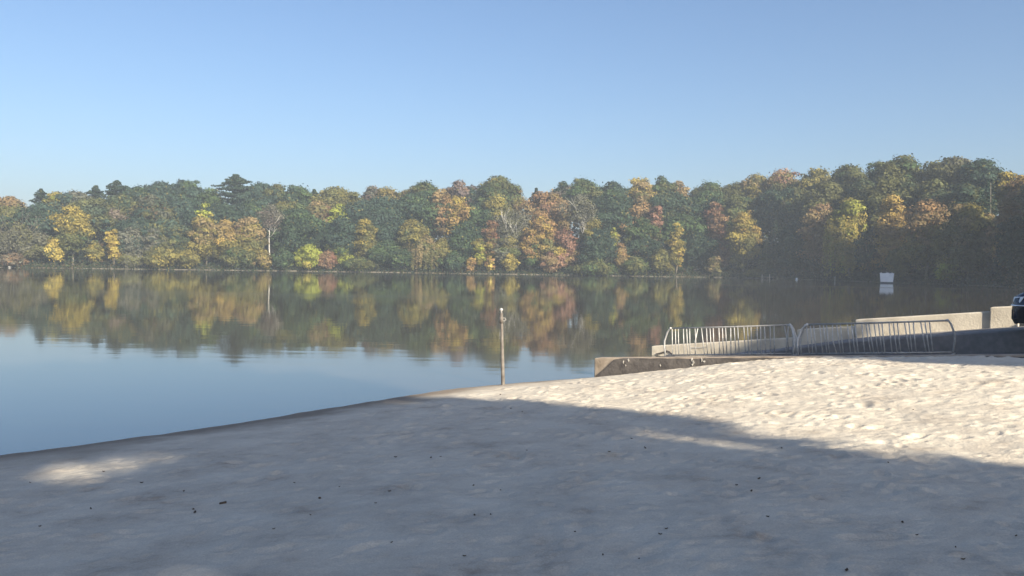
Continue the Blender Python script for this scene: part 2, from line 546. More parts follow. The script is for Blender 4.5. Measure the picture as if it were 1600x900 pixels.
# ------------------------------------------------------------------ paved ramp, apron and car park
bm = bmesh.new()
ts = np.concatenate([np.arange(-7, 14, 0.5), np.arange(14, 41, 3)])
prev = None
for t in ts:
    z = ramp_z(t)
    a, b = bm.verts.new(tw(t, NW + 0.27, z)), bm.verts.new(tw(t, -1.45, z))
    c = bm.verts.new(tw(t, -1.45, -1.0))
    if prev: bm.faces.new((prev[0], a, b, prev[1])); bm.faces.new((prev[1], b, c, prev[2]))
    prev = (a, b, c)
tag(bm_obj('boat_ramp_pavement', bm, M['asphalt']), kind='structure')
bm = bmesh.new()
prev = None
for t in np.concatenate([np.arange(2.6, 14, 0.4), np.arange(14, 41, 3)]):
    z = apron_z(t) + 0.012
    w0 = -1.5 if t < 9 else -1.5 - min((t - 9) * 0.2, 0.8)
    r = [bm.verts.new(tw(t, w0, ramp_z(t) - 0.25)), bm.verts.new(tw(t, w0 - 0.0, z - 0.03)), bm.verts.new(tw(t, w0 + 0.03, z)), bm.verts.new(tw(t, 0.05 if t < 8.6 else 6, z))]
    if prev:
        for k in range(3): bm.faces.new((prev[k], r[k], r[k + 1], prev[k + 1]))
    prev = r
tag(bm_obj('paved_apron', bm, M['asphalt']), kind='structure')
# car park further up
bm = bmesh.new()
pts = [tw(9.6, -12, 1.27), tw(40, -12, 1.3), tw(40, 14, 1.3), tw(9.6, 14, 1.27)]
pts[0] = tw(14, -12, 1.27); pts[3] = tw(14, 14, 1.27)
bm.faces.new([bm.verts.new(p) for p in pts])
tag(bm_obj('car_park_pavement', bm, M['asphalt']), kind='structure')
# bank of earth behind the far wall
bm = bmesh.new()
prev = None
for t in np.arange(3.4, 40, 0.8):
    top = float(np.interp(t, [3.4, 5, 8, 12, 40], [0.05, 0.55, 1.15, 1.2, 1.25]))
    r = [bm.verts.new(tw(t, 0.16, top)), bm.verts.new(tw(t, 0.5, top - 0.08)), bm.verts.new(tw(t, 1.2 + 0.02 * t * t * (t > 9), -0.35))]
    if prev:
        for k in range(2): bm.faces.new((prev[k], r[k], r[k + 1], prev[k + 1]))
    prev = r
tag(bm_obj('ramp_bank_ground', bm, M['soil']), kind='structure')


def wall_piece(name, mat, t0, t1, w0, w1, za0, za1, zb, parent, bevel=0.02):
    bm = bmesh.new()
    bm_hexa(bm, [tw(t0, w0, zb), tw(t1, w0, zb), tw(t1, w1, zb), tw(t0, w1, zb),
                 tw(t0, w0, za0), tw(t1, w0, za1), tw(t1, w1, za1), tw(t0, w1, za0)])
    return bm_obj(name, bm, mat, parent, bevel=bevel)


def t_of_px(px, w):
    s = P0 + W_AX * w
    k = ray(px, 450.0).x            # x/y of the column, near enough at this height
    return (k * s.y - s.x) / (T_AX.x - k * T_AX.y)


def wz(px, py, w):
    t = t_of_px(px, w); p = tw(t, w, 0)
    d = ray(px, py)
    return t, EYE.z + d.z * p.y


# far wall, four stepped lengths
far_wall = empty('concrete_wall', tw(4, 0, 0))
def child_fix(o, root):
    o.matrix_parent_inverse = Matrix.Translation(-root.location)
    return o
for (pa, ya, pb, yb, thick, wshift) in [(1020, 541, 1041, 539.5, 0.26, 0.02), (1041.6, 539.5, 1246, 527.5, 0.26, 0.0), (1246.8, 515, 1337.6, 510, 0.28, 0.01), (1338, 499.5, 1549, 487, 0.34, -0.02), (1548, 480.5, 1592, 478.5, 0.40, -0.08)]:
    ta, za = wz(pa, ya, wshift); tb, zb_ = wz(pb, yb, wshift)
    o = wall_piece('wall_block', M['concrete'], ta, tb, wshift, wshift + thick, za, zb_, -0.5, far_wall)
    child_fix(o, far_wall)
# crack in the end block and the lighter patch
bm = bmesh.new()
cr = [(1027, 553), (1033, 552), (1040, 550), (1044, 548.5), (1048, 549.5), (1052, 553), (1058, 558)]
pts = []
for px, py in cr:
    t, z = wz(px, py, -0.004); pts.append(tw(t, -0.004, z))
bm_tube(bm, pts, [0.012, 0.02, 0.022, 0.026, 0.024, 0.022, 0.015], 6)
child_fix(bm_obj('crack', bm, M['tar'], far_wall), far_wall)
bm = bmesh.new()
t0, z0 = wz(1081, 543.5, -0.003); t1, z1 = wz(1107, 542, -0.003)
bm_hexa(bm, [tw(t0, -0.012, z0 - .02), tw(t1, -0.012, z1 - .02), tw(t1, 0.03, z1 - .02), tw(t0, 0.03, z0 - .02), tw(t0, -0.012, z0 + .01), tw(t1, -0.012, z1 + .01), tw(t1, 0.03, z1 + .01), tw(t0, 0.03, z0 + .01)])
child_fix(bm_obj('mortar_patch', bm, M['lime'], far_wall), far_wall)
bm = bmesh.new()
t0, z0 = wz(1562.5, 502.5, -0.02)
bm_tube(bm, [tw(t0, -0.05, z0), tw(t0, 0.02, z0)], [0.032, 0.032], 10)
child_fix(bm_obj('drain_pipe', bm, M['dark'], far_wall), far_wall)
tag(far_wall, 'long stepped concrete wall along the far side of the boat ramp', 'wall')

# near wall: weathered concrete with a dark coating that ends in an S-shaped edge
near_wall = empty('ramp_wall', tw(0.96, NW, 0))
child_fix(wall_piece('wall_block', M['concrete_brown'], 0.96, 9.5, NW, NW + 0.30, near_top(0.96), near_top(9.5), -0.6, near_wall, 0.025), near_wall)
bm = bmesh.new()
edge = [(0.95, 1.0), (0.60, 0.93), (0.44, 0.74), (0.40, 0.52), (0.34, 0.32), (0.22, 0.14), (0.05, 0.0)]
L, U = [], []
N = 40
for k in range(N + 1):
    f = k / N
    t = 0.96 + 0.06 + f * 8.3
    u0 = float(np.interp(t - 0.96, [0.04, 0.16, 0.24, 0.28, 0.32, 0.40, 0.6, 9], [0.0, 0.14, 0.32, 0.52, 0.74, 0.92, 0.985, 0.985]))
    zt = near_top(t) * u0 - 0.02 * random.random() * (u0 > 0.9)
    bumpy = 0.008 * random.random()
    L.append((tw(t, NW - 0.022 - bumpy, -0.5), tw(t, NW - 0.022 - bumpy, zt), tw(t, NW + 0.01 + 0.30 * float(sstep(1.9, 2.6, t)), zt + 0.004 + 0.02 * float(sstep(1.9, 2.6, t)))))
for a, b in zip(L, L[1:]):
    for k in range(2):
        bm.faces.new([bm.verts.new(v) for v in (a[k], b[k], b[k + 1], a[k + 1])])
a = L[0]
bmesh.ops.remove_doubles(bm, verts=bm.verts, dist=0.0005)
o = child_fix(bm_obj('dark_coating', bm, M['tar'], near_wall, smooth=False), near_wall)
# pale spatters on the coating
sp_px = [(976, 566), (980, 571), (984, 563), (1034, 571), (1083, 562), (1086, 566), (1084, 570), (1099, 562), (1102, 565)]
for px, py in sp_px:
    t, z = wz(px, py, NW - 0.03)
    bm = bmesh.new()
    bmesh.ops.create_icosphere(bm, subdivisions=2, radius=1.0)
    sx, sz = random.uniform(0.01, 0.026), random.uniform(0.012, 0.035)
    for v in bm.verts:
        w = 1 + 0.5 * math.sin(v.co.x * 5 + v.co.z * 4 + px)
        v.co = tw(t + v.co.x * sx * w, NW - 0.026 + v.co.y * 0.012, z + v.co.z * sz * w)
    child_fix(bm_obj('lime_spatter', bm, M['lime'], near_wall), near_wall)
tag(near_wall, 'low wall with dark coated face and bare brown end beside the sand', 'wall')

# ------------------------------------------------------------------ bicycle racks standing on the ramp
RH = 0.68
def lerp(a, b, f): return a + (b - a) * f


def rack(pa, pb, bars, label, shade_seed, end_a, end_b):
    """pa, pb: ground points of both ends; bars: list of (f along, lean, bend)"""
    pa, pb = Vector(pa), Vector(pb)
    ax = (pb - pa); ln = ax.length; ax.normalize()
    up = Vector((0, 0, 1)); side = ax.cross(up).normalized()
    root = empty('bicycle_rack', pa)
    rl = random.Random(shade_seed)
    P = lambda s, h, q=0.0: ax * s + up * h + side * q          # local to root
    bm = bmesh.new(); bm_tube(bm, [P(0.10, RH), P(ln * .5, RH - 0.006), P(ln - 0.10, RH)], [0.019] * 3, 10); bm_obj('top_rail', bm, M['rail'], root, smooth=True)
    bm = bmesh.new(); bm_tube(bm, [P(0.02, 0.05), P(ln - 0.02, 0.05)], [0.018] * 2, 10); bm_obj('bottom_rail', bm, M['rail'], root, smooth=True)
    for e, s0, sg in ((end_a, 0.0, 1), (end_b, ln, -1)):
        for q in (-0.03, 0.22) if e == 'double' else (0.0,):
            bm = bmesh.new()
            bm_tube(bm, [P(s0 + sg * 0.16, RH + 0.0, q * .2), P(s0 + sg * 0.10, RH - 0.005, q * .3), P(s0 + sg * 0.05, RH - 0.08, q * .5), P(s0 + sg * -0.02, RH * .58, q * .8), P(s0 - sg * 0.02, 0.25, q), P(s0 + sg * 0.01, 0.0, q)], [0.02] * 6, 10)
            bm_obj('leg', bm, M['rail'] if e == 'dark' else M['galv'], root, smooth=True)
        bm = bmesh.new(); bm_tube(bm, [P(s0, 0.012, -0.24), P(s0, 0.012, 0.26)], [0.02, 0.02], 8); bm_obj('foot', bm, M['galv'], root, smooth=True)
        bm = bmesh.new(); bmesh.ops.create_uvsphere(bm, u_segments=10, v_segments=6, radius=0.03)
        for v in bm.verts: v.co += P(s0 + sg * 0.12, RH + 0.004)
        bm_obj('corner_joint', bm, M['galv'], root, smooth=True)
    for f, lean, bend in bars:
        s = f * ln
        bm = bmesh.new()
        bm_tube(bm, [P(s, RH - 0.012, 0.004), P(s + lean * .5 + bend, RH * .52, 0.012), P(s + lean, 0.05, 0.004)], [0.0115] * 3, 6)
        bm_obj('bar', bm, M['galv'], root, smooth=True)
    tag(root, label, 'bicycle rack', 'bicycle racks on the boat ramp')
    return root


def rack_point(px, ytop, D):
    p = at(px, ytop, D); return Vector((p.x, p.y, p.z - RH))


K = RH / 0.72
A0, A1 = rack_point(1040, 513.5, 21.2 * K), rack_point(1243, 507.5, 19.7 * K)
B0, B1 = rack_point(1252, 507.5, 19.4 * K), rack_point(1491, 500.5, 17.7 * K)
z1 = [690, 715, 737, 775, 800, 822, 862, 883, 910, 947, 972, 995, 1037, 1062, 1085, 1122, 1147, 1172, 1215, 1240, 1265, 1307, 1332, 1358, 1398, 1424, 1495, 1520, 1547]
bars = []
for i, z in enumerate(z1):
    px = 900 + z / 4.571
    f = (px - 1040) / 203.0
    bars.append((f, random.uniform(0.02, 0.06), 0.0))
bars[6] = (bars[6][0], 0.02, 0.02); bars[7] = (bars[7][0], -0.03, -0.04); bars[8] = (bars[8][0], 0.09, 0.0)
bars[26] = (bars[26][0], 0.04, 0.04); bars[27] = (bars[27][0], 0.03, -0.02)
rack(A0, A1, bars, 'steel bicycle rack nearer the water, bars lit against pale concrete wall', 1, 'single', 'double')
z2 = [50, 80, 105, 152, 180, 205, 250, 280, 308, 360, 390, 415, 465, 495, 515, 555, 585, 610, 660, 690, 718, 768, 798, 828, 878, 908, 938]
bars = []
for i, z in enumerate(z2):
    px = 1250 + z / 4.571
    f = (px - 1252) / 239.0
    bars.append((f, random.uniform(0.07, 0.12), 0.0))
bars[6] = (bars[6][0], 0.10, -0.045)
rack(B0, B1, bars, 'steel bicycle rack farther up the ramp with leaning bars, ending toward the car', 2, 'double', 'dark')

# ------------------------------------------------------------------ post at the water's edge
pb = at(786, 601, 16.2)
pb.z = sand_z(pb.x, pb.y)
root = empty('mooring_post', pb)
lean = Vector((-0.055, 0, 0))
H = 1.47
bm = bmesh.new(); bm_tube(bm, [(0, 0, -0.3), (0, 0, 0.0), lean * .5 + Vector((0, 0, H * .5)), lean * .72 + Vector((0, 0, H * .72)), lean * .97 + Vector((0, 0, H * .93))], [0.040, 0.038, 0.031, 0.027, 0.029], 12)
bm_obj('shaft', bm, M['post'], root, smooth=True)
bm = bmesh.new(); bm_tube(bm, [lean * .86 + Vector((0, 0, H * .80)), lean * .9 + Vector((0, 0, H * .88))], [0.040, 0.040], 12); bm_obj('collar', bm, M['post'], root, smooth=True)
bm = bmesh.new(); q = lean * .86 + Vector((0, 0, H * .85))
bm_tube(bm, [q + Vector((0.02, 0, 0.03)), q + Vector((0.065, -0.01, 0.02)), q + Vector((0.085, -0.01, -0.005)), q + Vector((0.06, -0.01, -0.03)), q + Vector((0.03, -0.02, -0.03))], [0.011] * 5, 8)
bm_obj('hook', bm, M['rail'], root, smooth=True)
bm = bmesh.new(); q = lean + Vector((0, 0, H * .93))
bm_tube(bm, [q, q + Vector((0, 0, .035)), q + Vector((0, 0, .05)), q + Vector((0, 0, .075)), q + Vector((0, 0, .09)), q + Vector((0, 0, .10))], [0.020, 0.016, 0.030, 0.034, 0.020, 0.004], 12)
bm_obj('finial', bm, M['galv'], root, smooth=True)
tag(root, 'thin rusty metal post standing alone at the water edge of the sand', 'post')


# ------------------------------------------------------------------ trees
PAL = dict(
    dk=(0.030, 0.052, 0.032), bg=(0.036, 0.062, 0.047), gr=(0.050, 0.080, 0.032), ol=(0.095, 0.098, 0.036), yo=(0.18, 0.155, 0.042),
    ye=(0.31, 0.25, 0.06), go=(0.265, 0.19, 0.055), orr=(0.215, 0.135, 0.062), ru=(0.15, 0.078, 0.05), ta=(0.20, 0.15, 0.072),
    yg=(0.23, 0.26, 0.045), pu=(0.135, 0.105, 0.095), gy=(0.115, 0.115, 0.088), pk=(0.21, 0.12, 0.085), br=(0.16, 0.105, 0.06))


def leaf_quads(c, nrm, size, r):
    """rhombic leaf sprays: centres c, facing nrm"""
    n = len(c)
    nrm = nrm / (np.linalg.norm(nrm, axis=1, keepdims=True) + 1e-9)
    ref = r.normal(size=(n, 3))
    a = np.cross(nrm, ref); a /= np.linalg.norm(a, axis=1, keepdims=True) + 1e-9
    b = np.cross(nrm, a)
    s = (size * r.uniform(0.55, 1.25, n))[:, None]
    asp = r.uniform(0.45, 0.8, n)[:, None]
    bend = nrm * s * r.uniform(-0.25, 0.25, n)[:, None]
    v = np.stack([c - a * s, c - b * s * asp + bend, c + a * s * r.uniform(.7, 1.1, n)[:, None], c + b * s * asp + bend], 1).reshape(-1, 3)
    return v, np.arange(4 * n).reshape(-1, 4)


def unit(r, n):
    d = r.normal(size=(n, 3)); return d / np.linalg.norm(d, axis=1, keepdims=True)


def mix_colour(cols, r, n):
    """colour of n clumps drawn from a list of (name, weight)"""
    names = [PAL[c] for c, _ in cols]; w = np.array([k for _, k in cols], float); w /= w.sum()
    a = np.array(names)[r.choice(len(names), n, p=w)]; b = np.array(names)[r.choice(len(names), n, p=w)]
    return a * 0.75 + b * 0.25


def parse(cs):
    out = []
    for tok in cs.split():
        k = tok.split(':'); out.append((k[0], float(k[1]) if len(k) > 1 else 1.0))
    return out


def crown(kind, H, R, cols, r, leaf=0.5, base=0.12, dens=1.0):
    """leaf centres, normals, colours and sizes for one crown standing on z = 0"""
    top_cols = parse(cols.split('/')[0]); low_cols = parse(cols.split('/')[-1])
    C, Nn, K, Sz = [], [], [], []
    if kind == 'pine':
        n = int(60 + H * 4.0)
        for i in range(n):
            f = 1 - .8 * r.random() ** 1.5 if i > 3 else .93 + .02 * i
            z = H * (0.25 + 0.75 * f) - .3
            an = r.uniform(0, 2 * math.pi)
            reach = R * min(1.0, 4.2 * (1 - f) + .02) * r.uniform(.55, 1.1)
            cr = R * r.uniform(.09, .20) * (.6 + .5 * min(1, 4 * (1 - f)))
            for q in (.45, .95):
                off = max(reach * q - cr * .5, 0)
                m = int(75 * dens * max(cr, .5) ** 1.2)
                d = unit(r, m) * (r.random(m) ** .35)[:, None]
                c = d * np.array([cr * 1.35, cr * 1.35, cr * .34]) + np.array([math.cos(an) * off, math.sin(an) * off, z + off * r.uniform(.02, .22)])
                C.append(c); Nn.append(d * .6 + np.array([0, 0, .6]) + r.normal(size=(m, 3)) * .6)
                K.append(np.repeat(mix_colour(top_cols, r, 1), m, 0) * r.uniform(.8, 1.2)); Sz.append(np.full(m, leaf * .75))
    elif kind == 'spruce':
        n = int(10 + H / 1.0)
        for i in range(n):
            f = i / n; z = H * (0.10 + 0.9 * f); rad = R * (1 - f) ** .85 * r.uniform(.8, 1.1) + .2
            m = int(46 * dens * max(rad, .5) ** 1.3)
            an = r.uniform(0, 2 * math.pi, m); q = rad * r.random(m) ** .5
            c = np.stack([np.cos(an) * q, np.sin(an) * q, z - q * .38 + r.normal(size=m) * .15], 1)
            C.append(c); Nn.append(np.stack([np.cos(an) * .5, np.sin(an) * .5, np.full(m, .8)], 1) + r.normal(size=(m, 3)) * .35)
            K.append(np.repeat(mix_colour(top_cols, r, 1), m, 0)); Sz.append(np.full(m, leaf * .75))
    else:
        zb = H * base
        vol = R * R * (H - zb)
        ncl = int(np.clip(20 + vol * 0.34, 26, 130))
        if kind == 'bare': ncl = int(ncl * 0.8)
        hh = (H - zb) / 2
        d = unit(r, ncl); q = r.random(ncl) ** (1 / 2.4) * (1 + .10 * r.normal(size=ncl))
        cen = d * q[:, None]
        # egg-shaped outline, widest below the middle, with lobes of its own
        lob = 1 + 0.28 * np.sin(3 * np.arctan2(d[:, 1], d[:, 0]) + r.uniform(0, 6)) + r.normal(size=ncl) * .08
        zz = cen[:, 2]
        wid = np.where(kind == 'slim', 1.0, 1.0) * (1 - 0.22 * zz)
        cl_r = R * (.15 + .28 * r.random(ncl) ** 1.2) * (0.85 if R > 4 else 1.05)
        ax = np.linspace(-.75, .92, 5)
        cl_r[:5] = R * np.array([.5, .55, .55, .48, .34]); cen[:5] = np.stack([ax * 0, ax * 0, ax], 1); zz = cen[:, 2]; wid = 1 - 0.22 * zz
        sx = np.maximum(R - cl_r * .75, R * .3)
        c0 = np.stack([cen[:, 0] * sx * lob * wid, cen[:, 1] * sx * lob * wid, zb + hh + zz * (hh - cl_r * .62)], 1)
        f = (c0[:, 2] - zb) / (H - zb)
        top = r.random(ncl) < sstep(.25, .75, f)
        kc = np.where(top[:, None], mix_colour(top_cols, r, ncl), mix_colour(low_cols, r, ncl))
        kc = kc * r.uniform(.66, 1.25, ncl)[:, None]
        for i in range(ncl):
            m = int(np.clip(dens * 8.5 * cl_r[i] ** 2 / (leaf * leaf), 10, 560))
            if kind == 'bare': m = int(m * .38)
            d = unit(r, m); d[:, 2] = np.where((d[:, 2] < -.2) & (r.random(m) < .6), -d[:, 2], d[:, 2])
            rr = cl_r[i] * (0.5 + 0.6 * r.random(m) ** .8 + .55 * (r.random(m) < .14) * r.random(m))
            sq = np.array([1.12, 1.12, .78])
            c = c0[i] + d * rr[:, None] * sq
            C.append(c); Nn.append(d + r.normal(size=(m, 3)) * .34 + np.array([0, 0, .25]))
            K.append(np.repeat(kc[i:i + 1], m, 0)); Sz.append(np.full(m, leaf * (.8 if kind == 'bare' else 1.0)))
        if kind == 'willow':
            ns = int(150 * dens)
            for i in range(ns):
                an = r.uniform(0, 2 * math.pi); q = R * r.uniform(.55, 1.08); zt = H * r.uniform(.5, .82); ll = H * r.uniform(.22, .55)
                m = int(ll / leaf * 3.2)
                s = r.random(m)
                c = np.stack([np.cos(an) * q + r.normal(size=m) * .22, np.sin(an) * q + r.normal(size=m) * .22, zt - s * ll], 1)
                C.append(c); Nn.append(np.stack([np.full(m, math.cos(an)), np.full(m, math.sin(an)), np.full(m, .15)], 1) + r.normal(size=(m, 3)) * .4)
                K.append(np.repeat(mix_colour(top_cols, r, 1), m, 0) * r.uniform(.8, 1.2)); Sz.append(np.full(m, leaf * .8))
    C = np.concatenate(C); Nn = np.concatenate(Nn); K = np.concatenate(K); Sz = np.concatenate(Sz)
    ok = C[:, 2] > 0.05
    C, Nn, K, Sz = C[ok], Nn[ok], K[ok], Sz[ok]
    K = K * r.uniform(.86, 1.14, len(K))[:, None]
    # a few leaves already turned
    turn = r.random(len(K)) < .03
    K[turn] = K[turn] * .4 + np.array(PAL['yo']) * .6
    return C, Nn, np.clip(K, .004, .8), Sz


def trunk_bm(kind, H, R, r, tr, limbs):
    bm = bmesh.new()
    bend = r.normal(size=2) * H * .02
    pts, rad = [], []
    topf = .95 if kind in ('pine', 'spruce') else .74
    for k in range(6):
        f = k / 5
        pts.append((bend[0] * math.sin(f * 3), bend[1] * math.sin(f * 2.3), f * H * topf - (0.5 if k == 0 else 0)))
        rad.append(tr * (1.25 - 1.1 * f) if k else tr * 1.5)
    bm_tube(bm, pts, rad, 7)
    for i in range(limbs):
        f = r.uniform(.3, .68) if kind not in ('pine', 'spruce') else r.uniform(.35, .9)
        an = r.uniform(0, 2 * math.pi); L = R * r.uniform(.5, .85) * (1 if kind != 'pine' else (1 - f) + .2)
        up = L * (r.uniform(.5, 1.1) if kind != 'pine' else .12)
        p = Vector((bend[0] * math.sin(f / topf * 3), bend[1] * math.sin(f / topf * 2.3), f * H))
        e = p + Vector((math.cos(an) * L, math.sin(an) * L, up)); mdl = p.lerp(e, .5) + Vector((0, 0, -up * .12))
        rr = tr * (1 - f) * .8 + .03
        bm_tube(bm, [p, mdl, e], [rr, rr * .65, rr * .25], 5)
        if kind == 'bare':
            for _ in range(4):
                g = mdl.lerp(e, r.uniform(0, 1)); e2 = g + Vector((r.normal() * R * .25, r.normal() * R * .25, R * r.uniform(.25, .6)))
                bm_tube(bm, [g, g.lerp(e2, .5) + Vector((0, 0, .1)), e2], [rr * .5, rr * .35, .02], 4)
    return bm


NAMES = dict(round='broadleaf_tree', slim='broadleaf_tree', pine='pine_tree', spruce='spruce_tree', bare='sparse_tree', willow='willow_tree', shrub='shrub')
CATS = dict(round='tree', slim='tree', pine='pine', spruce='spruce', bare='tree', willow='willow', shrub='shrub')
tree_seed = [100]


def plant(kind, loc, H, R, cols, label, group=None, leaf=0.5, base=0.12, dens=1.0, bark='bark', tr=None, keep=None):
    tree_seed[0] += 1
    r = np.random.default_rng(tree_seed[0])
    root = empty(NAMES[kind], loc)
    C, Nn, K, Sz = crown(kind, H, R, cols, r, leaf, base, dens)
    if keep is not None:
        k = keep(C + np.array(loc)[None, :], r); C, Nn, K, Sz = C[k], Nn[k], K[k], Sz[k]
    v, q = leaf_quads(C, Nn, Sz, r)
    link(bpy.data.objects.new('crown', np_mesh('crown', v, q, M['leaf'], np.repeat(K, 4, 0))), root)
    t = tr if tr else max(.07, H * .014)
    bm = trunk_bm(kind, H, R, r, t, {'shrub': 4, 'bare': 9, 'pine': 8, 'spruce': 0}.get(kind, 6))
    bm_obj('stem' if kind == 'shrub' else 'trunk', bm, M[bark], root, smooth=True)
    return tag(root, label, CATS[kind], group)


